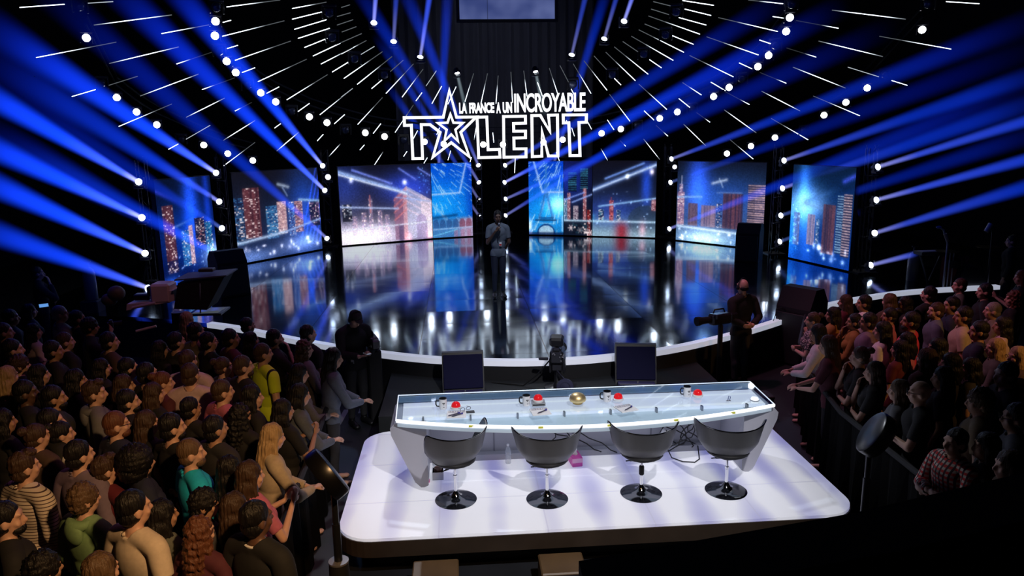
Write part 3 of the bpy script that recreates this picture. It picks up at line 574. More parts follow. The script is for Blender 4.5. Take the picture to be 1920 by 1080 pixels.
TOP = [(701,43,708,-60,'hi','left'),(738,78,746,-60,'mid','left'),(788,107,812,-50,'hi','left'),(1170,40,1205,-60,'hi','right'),(1133,73,1172,-60,'mid','right'),(1072,103,1108,-50,'mid','right')]
for i, (x, y, tx, ty, k, w) in enumerate(TOP):
    a = PT(x, y); b = PY(tx, ty, a[1]-1.5); d = b-a
    lamp(a, d, .085, '%s upward blue beam light on the %s of the projection screen' % (['outermost', 'middle', 'inner'][i % 3], w), 'upward blue beam lights', LENSB, beam=k, blen=float(np.linalg.norm(d))*1.2)
for x, y, tx, ty, w in ((857, 137, 872, 200, 'left'), (1004, 134, 1018, 200, 'right')):
    a = PT(x, y); b = PY(tx, ty, a[1]-.3); d = b-a
    lamp(a, d, .07, 'small white spotlight shining down above the %s half of the logo' % w, 'small white spotlights', beam='white', blen=float(np.linalg.norm(d))*1.3)
# curved trusses of the rig
TM = mat('truss_metal', (.02, .022, .03, 1), .45, .6)
for arr, nm in ((INNER, 'inner'), (OUTER[:7], 'outer left'), (OUTER[7:], 'outer right')):
    pts = [PT(x, y)+np.array([0, .05, .36]) for x, y in arr]; c = pts[len(pts)//2]
    m = MB(); m.tube([p-c for p in pts], .03, 6); m.tube([p-c+np.array([0, .12, .22]) for p in pts], .03, 6)
    for i, p in enumerate(pts): m.tube([p-c, p-c+np.array([0, .12, .22])], .015, 5)
    o = m.build('lighting_truss', TM); o.location = c; tag(o, 'dark curved truss carrying the %s arc of white lamps' % nm, 'truss')

# ------------------------------------------------------------------ logo hanging over the stage
LY = 22.3
def LP(X, Y): q = PY(740+X/5.047, 150+Y/5.047, LY); return (q[0], q[2])
def stroke(m, pts, w, closed=True, d=.06):
    P = np.array([LP(*p) for p in pts]); n = len(P); O = []; I = []
    if np.sum(P[:, 0]*np.roll(P[:, 1], -1)-np.roll(P[:, 0], -1)*P[:, 1]) < 0: P = P[::-1]
    for i in range(n):
        a = P[i]-P[i-1]; b = P[(i+1) % n]-P[i]; a /= np.linalg.norm(a); b /= np.linalg.norm(b)
        na = np.array([a[1], -a[0]]); nb = np.array([b[1], -b[0]]); q = na+nb; q /= np.linalg.norm(q); s = min(1/max(q@na, .2), 2.6)
        O.append(P[i]+q*w/2*s); I.append(P[i]-q*w/2*s)
    V = [(p[0], -d/2, p[1]) for p in O]+[(p[0], -d/2, p[1]) for p in I]+[(p[0], d/2, p[1]) for p in O]+[(p[0], d/2, p[1]) for p in I]; f = []
    for i in range(n):
        j = (i+1) % n; f += [(i, j, n+j, n+i), (2*n+j, 2*n+i, 3*n+i, 3*n+j), (j, i, 2*n+i, 2*n+j), (n+i, n+j, 3*n+j, 3*n+i)]
    return m.add(np.array(V), f)
lg = empty('show_logo_sign', (0, LY, 0)); tag(lg, 'white outlined logo sign reading LA FRANCE A UN INCROYABLE TALENT above the stage', 'sign')
NEON = mat('logo_white', (1, 1, 1, 1), .4, emit=(.97, .98, 1, 1), es=1.25)
SW = .078
ta = [(90,357),(460,352),(517,98),(585,352),(772,350),(625,495),(708,728),(535,592),(360,732),(430,495),(335,422),(252,422),(264,742),(172,744),(158,428),(93,430)]
stroke(MB(), ta, SW).build('outlined_letters_t_and_a', NEON, lg)
st = [(527,325),(556,404),(645,407),(575,470),(600,580),(535,515),(470,578),(492,470),(410,408),(500,404)]
stroke(MB(), st, SW*.85).build('star', NEON, lg)
for nm, pts in (('l', [(780,352),(872,350),(884,660),(992,656),(997,730),(795,735)]), ('e', [(1030,346),(1237,343),(1238,408),(1125,412),(1127,485),(1238,484),(1238,546),(1128,549),(1130,652),(1243,651),(1243,727),(1035,731)]),
                ('n', [(1298,337),(1378,335),(1470,490),(1455,333),(1540,331),(1545,719),(1455,719),(1392,465),(1393,721),(1303,725)]), ('t', [(1595,331),(1815,329),(1813,400),(1744,402),(1754,715),(1660,716),(1648,404),(1597,406)])):
    stroke(MB(), pts, SW).build('outlined_letter_'+nm, NEON, lg)
def text_mesh(txt, w, h, off=.0, ext=.02):
    cu = bpy.data.curves.new('txt', 'FONT'); cu.body = txt; cu.size = 1; cu.offset = off; cu.extrude = ext; cu.space_character = .92; cu.resolution_u = 4
    o = bpy.data.objects.new('txt', cu); COL.objects.link(o); dg = bpy.context.evaluated_depsgraph_get()
    me = bpy.data.meshes.new_from_object(o.evaluated_get(dg)); bpy.data.objects.remove(o)
    v = np.empty(len(me.vertices)*3); me.vertices.foreach_get('co', v); v = v.reshape(-1, 3)
    mn, mx = v.min(0), v.max(0); v[:, 0] = (v[:, 0]-mn[0])/(mx[0]-mn[0])*w; v[:, 1] = (v[:, 1]-mn[1])/(mx[1]-mn[1])*h
    me.vertices.foreach_set('co', v.ravel()); me.update(); return me
def word(txt, X0, Y0, X1, Y1):
    off = .018 if txt[0] == 'I' else .045
    a = LP(X0, Y1); b = LP(X1, Y0); me = text_mesh(txt, b[0]-a[0], b[1]-a[1], off, .03)
    o = link('lettering', me, NEON, lg); o.location = (a[0], 0, a[1]); o.rotation_euler = (PI/2, -.006, 0); o['label'] = 'white lettering '+txt
for txt, x0, y0, x1, y1 in (('LA', 612, 214, 682, 318), ('FRANCE', 707, 212, 942, 316), ('A', 962, 210, 1003, 315), ('UN', 1024, 208, 1110, 314), ('INCROYABLE', 1134, 120, 1806, 310)):
    word(txt, x0, y0, x1, y1)
for X in (250, 900, 1650): a = LP(X, 345); MB().tube([(a[0], .04, a[1]), (a[0], .04, 9.5)], .006, 5).build('suspension_wire', DARKMET, lg)

# dark pleated curtain behind the sunburst
V = []
for z in (3.3, 11.8):
    for k in range(121): V.append((-3.4+7.0*k/120, 27.0+.06*math.sin(k*1.15), z))
cu_ = MB().add(V, [(i, i+1, 122+i, 121+i) for i in range(120)]).build('backdrop_curtain', mat('curtain_grey', (.035, .035, .042, 1), .9, noise=.2, nscale=2), None, True); tag(cu_, 'dark grey pleated curtain hanging at the back behind the logo', 'curtain')
# ------------------------------------------------------------------ jury platform
def platform_mat():
    m = bpy.data.materials.new('lit_platform'); m.use_nodes = True; nt = m.node_tree; b = nt.nodes['Principled BSDF']; N = nt.nodes.new; L = nt.links.new
    tc = N('ShaderNodeTexCoord'); sp = N('ShaderNodeSeparateXYZ'); L(tc.outputs['Object'], sp.inputs[0])
    w = N('ShaderNodeTexWave'); w.bands_direction = 'X'; w.inputs['Scale'].default_value = .62; w.inputs['Distortion'].default_value = 1.0; w.inputs['Detail'].default_value = 1; w.inputs['Detail Scale'].default_value = .7
    L(tc.outputs['Object'], w.inputs['Vector'])
    no = N('ShaderNodeTexNoise'); no.inputs['Scale'].default_value = 1.0; no.inputs['Detail'].default_value = 2; L(tc.outputs['Object'], no.inputs['Vector'])
    ad = N('ShaderNodeMath'); ad.operation = 'MULTIPLY_ADD'; ad.inputs[1].default_value = .5; L(w.outputs['Fac'], ad.inputs[0]); L(no.outputs['Fac'], ad.inputs[2])
    r = N('ShaderNodeValToRGB'); e = r.color_ramp.elements
    e[0].position = .38; e[0].color = rgb(104, 106, 205); e[1].position = .86; e[1].color = rgb(240, 242, 255); L(ad.outputs[0], r.inputs[0])
    br = N('ShaderNodeTexBrick'); br.offset = 0; br.inputs['Scale'].default_value = 1; br.inputs['Brick Width'].default_value = 1.04; br.inputs['Row Height'].default_value = .9; br.inputs['Mortar Size'].default_value = .012; br.inputs['Mortar Smooth'].default_value = 1.0
    mp = N('ShaderNodeMapping'); mp.inputs['Location'].default_value = (.55, .1, 0); L(tc.outputs['Object'], mp.inputs[0]); L(mp.outputs[0], br.inputs['Vector'])
    mx = N('ShaderNodeMix'); mx.data_type = 'RGBA'; mx.inputs[7].default_value = rgb(120, 118, 170); L(r.outputs[0], mx.inputs[6])
    f = N('ShaderNodeMath'); f.operation = 'MULTIPLY'; f.inputs[1].default_value = .55; L(br.outputs['Fac'], f.inputs[0]); L(f.outputs[0], mx.inputs[0])
    L(mx.outputs[2], b.inputs['Emission Color']); b.inputs['Emission Strength'].default_value = .42
    b.inputs['Base Color'].default_value = (.62, .62, .66, 1); b.inputs['Roughness'].default_value = .35; m.cycles.emission_sampling = 'FRONT'; return m
PX, PY0, PY1 = 2.56, 6.40, 9.0
pf = empty('jury_platform', (0, 0, 0)); tag(pf, 'white backlit rounded platform carrying the jury desk and four chairs', 'platform')
MB().prism(rrect(-PX, PX, PY0, PY1, .34), (ZP-.03, ZP)).build('lit_top', platform_mat(), pf)
def fascia():
    m = mat('brown_fascia', (.032, .021, .014, 1), .45, spec=.4, noise=.5, nscale=3); return m
MB().prism(rrect(-PX-.012, PX+.012, PY0-.012, PY1+.012, .35), (ZP-.19, ZP-.03)).build('fascia', fascia(), pf)
MB().prism(rrect(-PX+.15, PX-.15, PY0+.25, PY1-.1, .3), (0, ZP-.19)).build('base', BLACK, pf)
for i, (x0, x1, lb) in enumerate(((775, 860, 'left warm lit step box below the front edge of the platform'), (1008, 1090, 'right warm lit step box below the front edge of the platform'))):
    a = PY(x0, 1050 if i == 0 else 1037, 6.28); b = PY(x1, 1050 if i == 0 else 1037, 6.28)
    o = empty('step_box', ((a[0]+b[0])/2, 6.1, 0)); tag(o, lb, 'box', 'step boxes under the platform edge')
    MB().box((0, 0, a[2]/2), (b[0]-a[0], .34, a[2]-.0), bev=.012).build('body', mat('tan_step', (.10, .055, .02, 1), .5, noise=.4, nscale=4), o)
    MB().box((0, -.172, a[2]-.03), (b[0]-a[0]-.02, .012, .02)).build('edge_trim', SATIN, o)

# ------------------------------------------------------------------ jury desk
T = ZP+.8
dk = empty('jury_desk', (0, 7.5, ZP)); tag(dk, 'long white lit jury desk with clear curved glass top', 'desk')
o0 = np.array([0, 7.5, ZP])
DWHITE = mat('desk_white', (.75, .75, .78, 1), .3, emit=(.86, .88, 1, 1), es=.62)
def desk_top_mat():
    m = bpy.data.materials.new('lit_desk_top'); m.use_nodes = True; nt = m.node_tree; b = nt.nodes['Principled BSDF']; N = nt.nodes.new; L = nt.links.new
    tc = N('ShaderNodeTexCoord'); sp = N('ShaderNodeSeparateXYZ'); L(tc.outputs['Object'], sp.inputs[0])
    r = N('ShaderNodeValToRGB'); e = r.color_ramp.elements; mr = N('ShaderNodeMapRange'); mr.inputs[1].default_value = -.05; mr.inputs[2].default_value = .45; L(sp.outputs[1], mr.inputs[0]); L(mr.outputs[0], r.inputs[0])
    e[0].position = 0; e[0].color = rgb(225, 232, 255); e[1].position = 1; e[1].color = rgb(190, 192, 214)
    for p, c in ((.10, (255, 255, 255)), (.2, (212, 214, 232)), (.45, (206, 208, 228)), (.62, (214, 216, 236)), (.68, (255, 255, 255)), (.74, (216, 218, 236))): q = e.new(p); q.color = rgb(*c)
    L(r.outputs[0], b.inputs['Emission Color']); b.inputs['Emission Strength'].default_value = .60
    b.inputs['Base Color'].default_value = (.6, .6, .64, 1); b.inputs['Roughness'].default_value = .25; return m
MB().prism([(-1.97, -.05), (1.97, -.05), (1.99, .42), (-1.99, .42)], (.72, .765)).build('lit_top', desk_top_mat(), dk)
# grey underside tray that shows through the glass in front, brightened by added emission
front = [(x, -.15-.36*(1-(x/2.02)**2)) for x in np.linspace(-2.02, 2.02, 41)]
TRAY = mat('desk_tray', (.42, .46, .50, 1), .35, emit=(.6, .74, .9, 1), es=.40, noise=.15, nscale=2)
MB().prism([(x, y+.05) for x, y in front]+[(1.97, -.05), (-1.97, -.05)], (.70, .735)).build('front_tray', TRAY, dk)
gl = bpy.data.materials.new('desk_glass'); gl.use_nodes = True; nt = gl.node_tree; b = nt.nodes['Principled BSDF']
mxs = nt.nodes.new('ShaderNodeMixShader'); tr = nt.nodes.new('ShaderNodeBsdfTransparent'); tr.inputs[0].default_value = (.9, .95, .97, 1); gs = nt.nodes.new('ShaderNodeBsdfGlossy'); gs.inputs['Roughness'].default_value = .03
fr = nt.nodes.new('ShaderNodeFresnel'); fr.inputs[0].default_value = 1.45
ge = nt.nodes.new('ShaderNodeNewGeometry'); iv = nt.nodes.new('ShaderNodeMath'); iv.operation = 'SUBTRACT'; iv.inputs[0].default_value = 1; nt.links.new(ge.outputs['Backfacing'], iv.inputs[1]); mu = nt.nodes.new('ShaderNodeMath'); mu.operation = 'MULTIPLY'; nt.links.new(fr.outputs[0], mu.inputs[0]); nt.links.new(iv.outputs[0], mu.inputs[1]); nt.links.new(mu.outputs[0], mxs.inputs[0]); nt.links.new(tr.outputs[0], mxs.inputs[1]); nt.links.new(gs.outputs[0], mxs.inputs[2]); nt.links.new(mxs.outputs[0], nt.nodes['Material Output'].inputs['Surface'])
glass = [(x, y) for x, y in front]+[(2.06, .62), (-2.06, .62)]
MB().prism(glass, (.785, .8)).build('glass_top', gl, dk)
MB().tube([(x, y-.004, .785) for x, y in front], .02, 8).build('front_lip', mat('lip_light', (1, 1, 1, 1), .3, emit=(.97, .98, 1, 1), es=.95), dk)
BLG = mat('back_glass_edge', (.05, .08, .13, 1), .15, emit=(.16, .26, .42, 1), es=.35)
MB().box((0, .52, .775), (4.1, .16, .016)).build('back_glass_edge', BLG, dk)
MB().tube([(-2.06, .62, .79), (2.06, .62, .79)], .006, 6).tube([(-2.06, .62, .79), (-2.03, -.15, .79)], .006, 6).tube([(2.06, .62, .79), (2.03, -.15, .79)], .006, 6).build('glass_rim', mat('rim_light', (1, 1, 1, 1), .3, emit=(.75, .85, 1, 1), es=.7), dk)
PANEL = mat('desk_grey_panel', (.40, .40, .46, 1), .42, noise=.06, nscale=3)
MPN = MB().box((0, .62, .37), (3.7, .04, .74)).build('modesty_panel', PANEL, dk)
MB().box((0, .56, .035), (3.7, .12, .07)).build('foot_rail', PANEL, dk)
SLOT = mat('slot_black', (.01, .01, .012, 1), .6)
for k, x in enumerate(np.linspace(-1.62, 1.62, 13)):
    s_ = 1 if k % 2 else -1; MB().box((x, .595, .46), (.26, .012, .018), Euler((0, s_*.72, 0)).to_matrix()).build('slot', SLOT, MPN)
for x in (-.98, -.05, .88): MB().box((x, .597, .37), (.012, .01, .72)).build('panel_joint', mat('joint_grey', (.2, .2, .24, 1), .5), MPN)
def leg_poly(s):
    pts = [(-2.05, .735), (-1.72, .735), (-1.72, .02), (-1.76, .0), (-1.80, .0), (-1.86, .06), (-2.09, .60), (-2.1, .68)]
    return [(s*x, z) for x, z in pts]
for s in (1, -1):
    P = leg_poly(s); P = P if s > 0 else P[::-1]
    MB().prism(P, (-.1, .6), 'xz').build('leg', PANEL, dk)
for x in np.linspace(-1.75, 1.75, 8): MB().box((x, -.08, .76), (.02, .05, .05)).build('glass_bracket', GREYMET, dk)
YT = mat('yellow_tape', (.8, .8, .1, 1), .5)
for x in (-1.25, -.55, .15, .85, 1.5): MB().box((x, -.15-.36*(1-(x/2.02)**2)-.02, .79), (.05, .012, .02)).build('tape_mark', YT, dk)
for q in ('front_lip',): pass
# cables under the desk, right hand side
cbm = mat('cable_black', (.01, .01, .011, 1), .5)
cr = np.random.default_rng(3)
for i in range(12):
    x0, x1 = (cr.uniform(.9, 1.6), cr.uniform(1.0, 1.65)) if i < 8 else (cr.uniform(-.9, .3), cr.uniform(-.6, .6))
    pts = []
    for t in np.linspace(0, 1, 14):
        pts.append((x0+(x1-x0)*t+.12*math.sin(t*7+i), .52-.05*math.sin(t*5+i)-.02*i % .1, .66*(1-t)**1.3+.02+.05*abs(math.sin(t*9+i))))
    o = MB().tube(pts, .007, 6).build('cable', cbm, None, True); o.location = o0
    tag(o, '%s black cable hanging under the desk at %s' % (ordn(i % 8 if i < 8 else i-8), 'the tangle near the fourth chair' if i < 8 else 'its left and middle part'), 'cable', 'black cables under the desk, right tangle' if i < 8 else 'black cables under the desk, middle')
o = MB().tube([(1.02, .45, .3), (1.02, .40, .1), (1.05, .3, .02), (1.15, .2, .012), (1.28, .17, .012), (1.36, .25, .012), (1.4, .4, .012), (1.42, .5, .06)], .007, 6).build('cable', cbm, None, True); o.location = o0
tag(o, 'single loop of black cable lying on the platform by the fourth chair', 'cable')
pb = empty('power_strip', (.95, 7.98, ZP)); tag(pb, 'white power strip with plugs leaning under the desk', 'power strip'); MB().box((0, 0, .16), (.05, .04, .3), Euler((.2, .35, 0)).to_matrix(), bev=.008).build('body', mat('white_plastic', (.7, .7, .72, 1), .4), pb)
MB().box((.02, -.03, .2), (.03, .03, .03), bev=.006).box((.0, -.03, .12), (.03, .03, .03), bev=.006).build('plug', BLACK, pb)

# ------------------------------------------------------------------ chairs
SHELL = mat('chair_shell', (.085, .085, .092, 1), .42, .25)
SHELLIN = mat('chair_inside', (.012, .012, .014, 1), .5)
def chair_shell():
    R = .29; nphi, nt_ = 49, 18; V = []; W = []
    for j in range(nt_+1):
        t = j/nt_
        for i in range(nphi):
            a = math.radians(-112+224*i/(nphi-1)); ab = abs(math.degrees(a))
            top = .40+.045*min(1, (ab/75))**2                      # wings stand higher than the back
            if ab > 78: top -= .36*((ab-78)/34)**1.3
            z = top*t; rr = (.075+(R-.075)*min(1, (t*top/.2))**.55) if t*top < .2 else R+.045*(t*top-.2)/.2*(1 if ab < 90 else 1)
            x = rr*math.sin(a)*1.06; y = -rr*math.cos(a)*.98+.02
            V.append((x, y, z)); q = max(0, 1-.014/max(rr, .02)); W.append((x*q, (y-.02)*q+.02, z+.010*(1-t)))
    m = MB(); f = [(j*nphi+i, j*nphi+i+1, (j+1)*nphi+i+1, (j+1)*nphi+i) for j in range(nt_) for i in range(nphi-1)]
    n0 = len(V); A_ = V+W
    f2 = [tuple(n0+k for k in q[::-1]) for q in f]
    rim = [(nt_*nphi+i, nt_*nphi+i+1, n0+nt_*nphi+i+1, n0+nt_*nphi+i) for i in range(nphi-1)]
    ends = [(j*nphi, (j+1)*nphi, n0+(j+1)*nphi, n0+j*nphi) for j in range(nt_)]+[((j+1)*nphi+nphi-1, j*nphi+nphi-1, n0+j*nphi+nphi-1, n0+(j+1)*nphi+nphi-1) for j in range(nt_)]
    return A_, f, f2+rim+ends
def make_chair(loc, rz):
    c = empty('tub_chair', loc, (0, 0, rz))
    A_, f, g = chair_shell(); sh = MB().add(np.array(A_)+np.array([0, 0, .375]), f+g)
    sh.lathe([(.0, .366), (.05, .368), (.085, .378), (.06, .384)], n=24)
    sho = sh.build('shell', SHELL, c, 60)
    m = MB(); m.ell((0, .02, .455), (.225, .24, .055)); m.build('seat_cushion', SHELLIN, c, True)
    rimp = [np.array(A_[18*49+i])+np.array([0, 0, .377]) for i in range(0, 49)]
    MB().tube(rimp, .006, 6).build('rim', DCHROME, sho, True)
    MB().cyl((0, 0, .03), (0, 0, .25), .017).cyl((0, 0, .24), (0, 0, .375), .013).cyl((0, 0, .255), (0, 0, .275), .022).build('gas_lift', CHROME, c, 40)
    MB().lathe([(.0, .0), (.213, .0), (.216, .006), (.20, .014), (.12, .024), (.07, .036), (.045, .055), (.03, .085), (.022, .10)], n=48).build('base', DCHROME, c, 40)
    MB().box((-.1, -.0, .366), (.05, .02, .014), bev=.004).cyl((-.12, 0, .366), (-.165, 0, .36), .006).box((.09, .05, .366), (.04, .02, .014), bev=.004).build('lever', BLACK, c)
    return c
CH = [(855, 937, -.62, 'first tub chair from the left at the jury desk, turned left'), (1026, 936, .06, 'second tub chair from the left at the jury desk'), (1202, 925, .14, 'third tub chair from the left, with black sleeve on its pole'), (1361, 920, .16, 'rightmost tub chair at the jury desk')]
c0 = None
for i, (x, y, rz, lb) in enumerate(CH):
    p = PZ(x, y, ZP); 
    if c0 is None: c0 = c = make_chair((p[0], p[1], ZP), -rz)
    else: c = copy_tree(c0); c.location = (p[0], p[1], ZP); c.rotation_euler = (0, 0, -rz)
    tag(c, lb, 'chair', 'grey tub chairs at the jury desk')
    if i == 2: MB().lathe([(.02, .21), (.027, .22), (.027, .30), (.02, .315)], n=16).build('sleeve', BLACK, c, True)

# ------------------------------------------------------------------ things on the desk
CER = mat('mug_white', (.75, .75, .78, 1), .25); CERB = mat('mug_black', (.012, .012, .013, 1), .25)
def make_mug(loc):
    r = empty('mug', loc)
    cu = MB().lathe([(.0, .0), (.040, 0), (.042, .004), (.042, .112)], n=24).build('cup', CER, r, 40)
    MB().lathe([(.042, .112), (.043, .118), (.039, .118), (.037, .112), (.036, .07), (0, .068)], n=24).build('black_lining', CERB, r, 40)
    MB().tube([(-.040, 0, .095), (-.066, 0, .098), (-.076, 0, .078), (-.076, 0, .05), (-.066, 0, .03), (-.040, 0, .026)], .0075, 8).build('handle', CERB, r, True)
    m = MB(); 
    for k, (a0, z, w, h) in enumerate(((-.35, .072, .028, .009), (-.35, .058, .014, .006), (-.35, .03, .016, .005))):
        a = PI*1.5+.2; m.box((.0425*math.cos(a), .0425*math.sin(a), z), (w, .002, h), Euler((0, 0, a-PI*1.5)).to_matrix())
    m.build('print', CERB, cu); return r
RED = mat('buzzer_red', (.65, .008, .012, 1), .12, emit=(.9, .02, .03, 1), es=.25)
def make_buzzer(loc):
    r = empty('buzzer', loc)
    MB().lathe([(0, 0), (.058, 0), (.06, .006), (.058, .022), (.05, .026)], n=28).build('base', mat('clear_base', (.7, .72, .75, 1), .15), r, 40)
    MB().lathe([(.05, .026), (.049, .042), (.042, .06), (.028, .073), (.012, .079), (.002, .08)], n=28).build('dome', RED, r, True); return r
mugs = [(831, 766), (987, 760), (1138, 752), (1288, 743)]; bz = [(855, 766), (1009, 758), (1159, 750), (1308, 743)]
W4 = ['before the first chair', 'before the second chair', 'before the third chair', 'before the fourth chair']
m0 = b0 = None
for i in range(4):
    p = PZ(*mugs[i], T); q = PZ(*bz[i], T)
    if i == 0: m0 = mm = make_mug((p[0], p[1], T)); b0 = bb = make_buzzer((q[0], q[1], T))
    else: mm = copy_tree(m0); mm.location = (p[0], p[1], T); bb = copy_tree(b0); bb.location = (q[0], q[1], T)
    if i == 1: bb.location.z = T+.034
    tag(mm, 'white mug with black handle on the jury desk '+W4[i], 'mug', 'mugs on the jury desk'); tag(bb, 'red dome buzzer on the jury desk '+W4[i], 'buzzer', 'red buzzers on the jury desk')
q = PZ(*bz[1], T); r = empty('buzzer_box', (q[0], q[1]-.0, T)); tag(r, 'small clear box under the red buzzer before the second chair', 'box'); MB().box((0, 0, .017), (.15, .14, .033), bev=.004).build('case', mat('grey_clear', (.3, .32, .35, 1), .2), r); MB().box((0, -.071, .018), (.13, .003, .012)).build('front_label', BLACK, r)
GOLD = mat('gold', (.80, .60, .30, 1), .42, .85)
p = PZ(1083, 756, T); gd = empty('golden_buzzer', (p[0], p[1], T)); tag(gd, 'large golden dome buzzer at the middle of the jury desk', 'buzzer')
MB().lathe([(.0, .0), (.055, 0), (.058, .03), (.05, .034)], n=32).build('base', mat('gold_dark', (.35, .24, .1, 1), .3, 1.0), gd, 40)
MB().lathe([(.05, .034), (.085, .03), (.092, .045), (.086, .075), (.065, .102), (.035, .115), (.003, .118)], n=36).build('dome', GOLD, gd, True)
PAPER = mat('paper', (.8, .8, .82, 1), .6, noise=.03, nscale=30)
INK = mat('ink', (.06, .06, .1, 1), .6)
def make_pad(loc, rz):
    r = empty('score_sheet', loc, (0, 0, rz))
    sh = MB().box((0, 0, .006), (.20, .19, .012), bev=.002).build('sheets', PAPER, r)
    m = MB()
    for k in range(6): m.box((-.066+.027*k, .062, .0128), (.02, .03 if k % 2 else .022, .0015))
    m.build('printed_heading', mat('ink_grey', (.35, .35, .42, 1), .6), sh)
    MB().box((0, .04, .0127), (.17, .003, .0012)).box((0, .088, .0127), (.17, .003, .0012)).box((-.085, .064, .0127), (.003, .05, .0012)).box((.085, .064, .0127), (.003, .05, .0012)).build('printed_frame', INK, sh); return r
def make_pen(loc, rz, l=.13):
    r = empty('pen', loc, (0, 0, rz)); MB().cyl((-l*.5, 0, .008), (l*.3, 0, .008), .0065, n=10).cyl((-l*.62, 0, .008), (-l*.5, 0, .008), .001, .0055, n=10).build('barrel', INK, r); MB().cyl((l*.3, 0, .008), (l*.5, 0, .008), .0075, n=10).box((l*.42, 0, .018), (.04, .004, .003)).build('cap', mat('pen_blue', (.05, .05, .3, 1), .4), r); return r
PD = [(856, 778, -.02), (1013, 773, .12), (1174, 767, .3)]
p0 = n0_ = None
for i, (x, y, rz) in enumerate(PD):
    p = PZ(x, y, T)
    if i == 0: p0 = s_ = make_pad((p[0], p[1], T+.001), rz)
    else: s_ = copy_tree(p0); s_.location = (p[0], p[1], T+.001); s_.rotation_euler = (0, 0, rz)
    tag(s_, 'white printed score sheets on the desk '+W4[i], 'papers', 'score sheets on the jury desk')
    for k in range(2 if i == 0 else 1):
        if n0_ is None: n0_ = n_ = make_pen((p[0]-.02, p[1]-.03, T+.013), .55)
        else: n_ = copy_tree(n0_); n_.location = (p[0]+(.02 if k == 0 else .012), p[1]-.03-.02*k, T+.013); n_.rotation_euler = (0, 0, .6+.1*i)
        tag(n_, ('upper pen' if k == 0 else 'lower pen')+' on the score sheets before the first chair' if i == 0 else 'pen lying on the score sheets '+W4[i], 'pen', 'pens on the score sheets')
p = PZ(882, 773, T); r = empty('phone', (p[0], p[1], T), (0, 0, .1)); tag(r, 'dark phone on the desk beside the first score sheets', 'phone'); MB().box((0, 0, .005), (.09, .06, .009), bev=.003).build('case', SATIN, r); MB().box((0, 0, .0102), (.08, .05, .001)).build('display', mat('phone_glass', (.1, .11, .12, 1), .08), r)
p = PZ(873, 770, T); r = empty('eyeglasses', (p[0], p[1], T), (0, 0, .4)); tag(r, 'pair of dark glasses beside the first score sheets', 'glasses')
for s in (-1, 1): MB().tube([(s*.034+.026*math.cos(a), 0, .022+.018*math.sin(a)) for a in np.linspace(0, 2*PI, 15)], .0025, 6).build('rim', BLACK, r)
for s in (-1, 1): MB().tube([(s*.06, 0, .03), (s*.06, .11, .006)], .002, 5).build('temple', BLACK, r)
p = PZ(1366, 752, T); r = empty('desk_clip', (p[0], p[1], T)); tag(r, 'small blue clip near the right end of the desk glass', 'clip'); MB().tube([(-.01, 0, .002), (.0, 0, .06), (.02, .0, .05), (.012, 0, .002)], .004, 6).build('wire', mat('clip_blue', (.05, .08, .25, 1), .3), r); MB().box((0, 0, .004), (.05, .02, .006), bev=.002).build('foot', GREYMET, r)
p = PZ(1420, 750, T); r = empty('desk_lamp_puck', (p[0]-.03, p[1], T)); tag(r, 'round white lit puck at the right front corner of the desk', 'light'); MB().lathe([(0, 0), (.04, 0), (.045, .01), (.035, .03), (0.01, .036)], n=20).build('shade', mat('rim_light'), r, True); MB().lathe([(0, 0), (.05, 0), (.05, .006), (.03, .006)], n=20).build('rim', GREYMET, r)
# things under the desk
PET = mat('clear_plastic', (.75, .8, .88, 1), .08, alpha=.35)
def make_bottle(loc, s=1):
    r = empty('water_bottle', loc); MB().lathe([(.0, .0), (.032, 0), (.034, .01), (.034, .06), (.031, .075), (.034, .09), (.034, .15), (.028, .175), (.014, .2), (.013, .215)], n=22).build('body', PET, r, 50); MB().lathe([(.015, .212), (.0155, .216), (.0155, .23), (.002, .231)], n=16).build('cap', mat('cap_white', (.8, .8, .85, 1), .4), r, 40); MB().lathe([(.0345, .1), (.0348, .102), (.0348, .14), (.0345, .142)], n=22).build('sleeve_label', mat('label_pale', (.6, .65, .75, 1), .5, alpha=.6), r); return r
p = PZ(953, 868, ZP); b1 = make_bottle((p[0], p[1], ZP)); tag(b1, 'clear water bottle on the platform between first and second chairs', 'bottle', 'water bottles under the desk')
p = PZ(812, 886, ZP); b2 = copy_tree(b1); b2.location = (p[0]+.03, p[1], ZP); tag(b2, 'clear water bottle beside the left desk leg', 'bottle', 'water bottles under the desk')
p = PZ(1078, 868, ZP); r = empty('tissue_box', (p[0], p[1], ZP), (0, 0, .12)); tag(r, 'pink tissue box on the platform right of the second chair', 'box'); MB().box((0, 0, .055), (.12, .22, .11), bev=.006).build('carton', mat('pink_card', (.75, .09, .45, 1), .5, noise=.35, nscale=14), r)
MB().box((0, -.111, .075), (.12, .002, .05)).build('pale_print', mat('pink_pale', (.85, .45, .7, 1), .5), r); MB().tube([(0, 0, .105), (-.01, 0, .14), (.008, .01, .17), (.0, 0, .2)], [.035, .03, .02, .004], 8).build('tissue', PAPER, r, True)
p = PZ(818, 898, ZP); r = empty('steel_caddy', (p[0]+.02, p[1]+.03, ZP)); tag(r, 'open steel box with brown cup beside the left desk leg', 'box'); MB().box((0, -.06, .045), (.12, .006, .09)).box((0, .06, .045), (.12, .006, .09)).box((-.057, 0, .045), (.006, .12, .09)).box((.057, 0, .045), (.006, .12, .09)).box((0, 0, .004), (.12, .12, .008)).build('tray', mat('steel', (.35, .35, .36, 1), .25, 1.0), r)
MB().lathe([(0, .0), (.03, .01), (.042, .05), (.044, .12), (.036, .12), (.0, .1)], n=18).build('cup', mat('cup_brown', (.09, .035, .025, 1), .4), r, True)
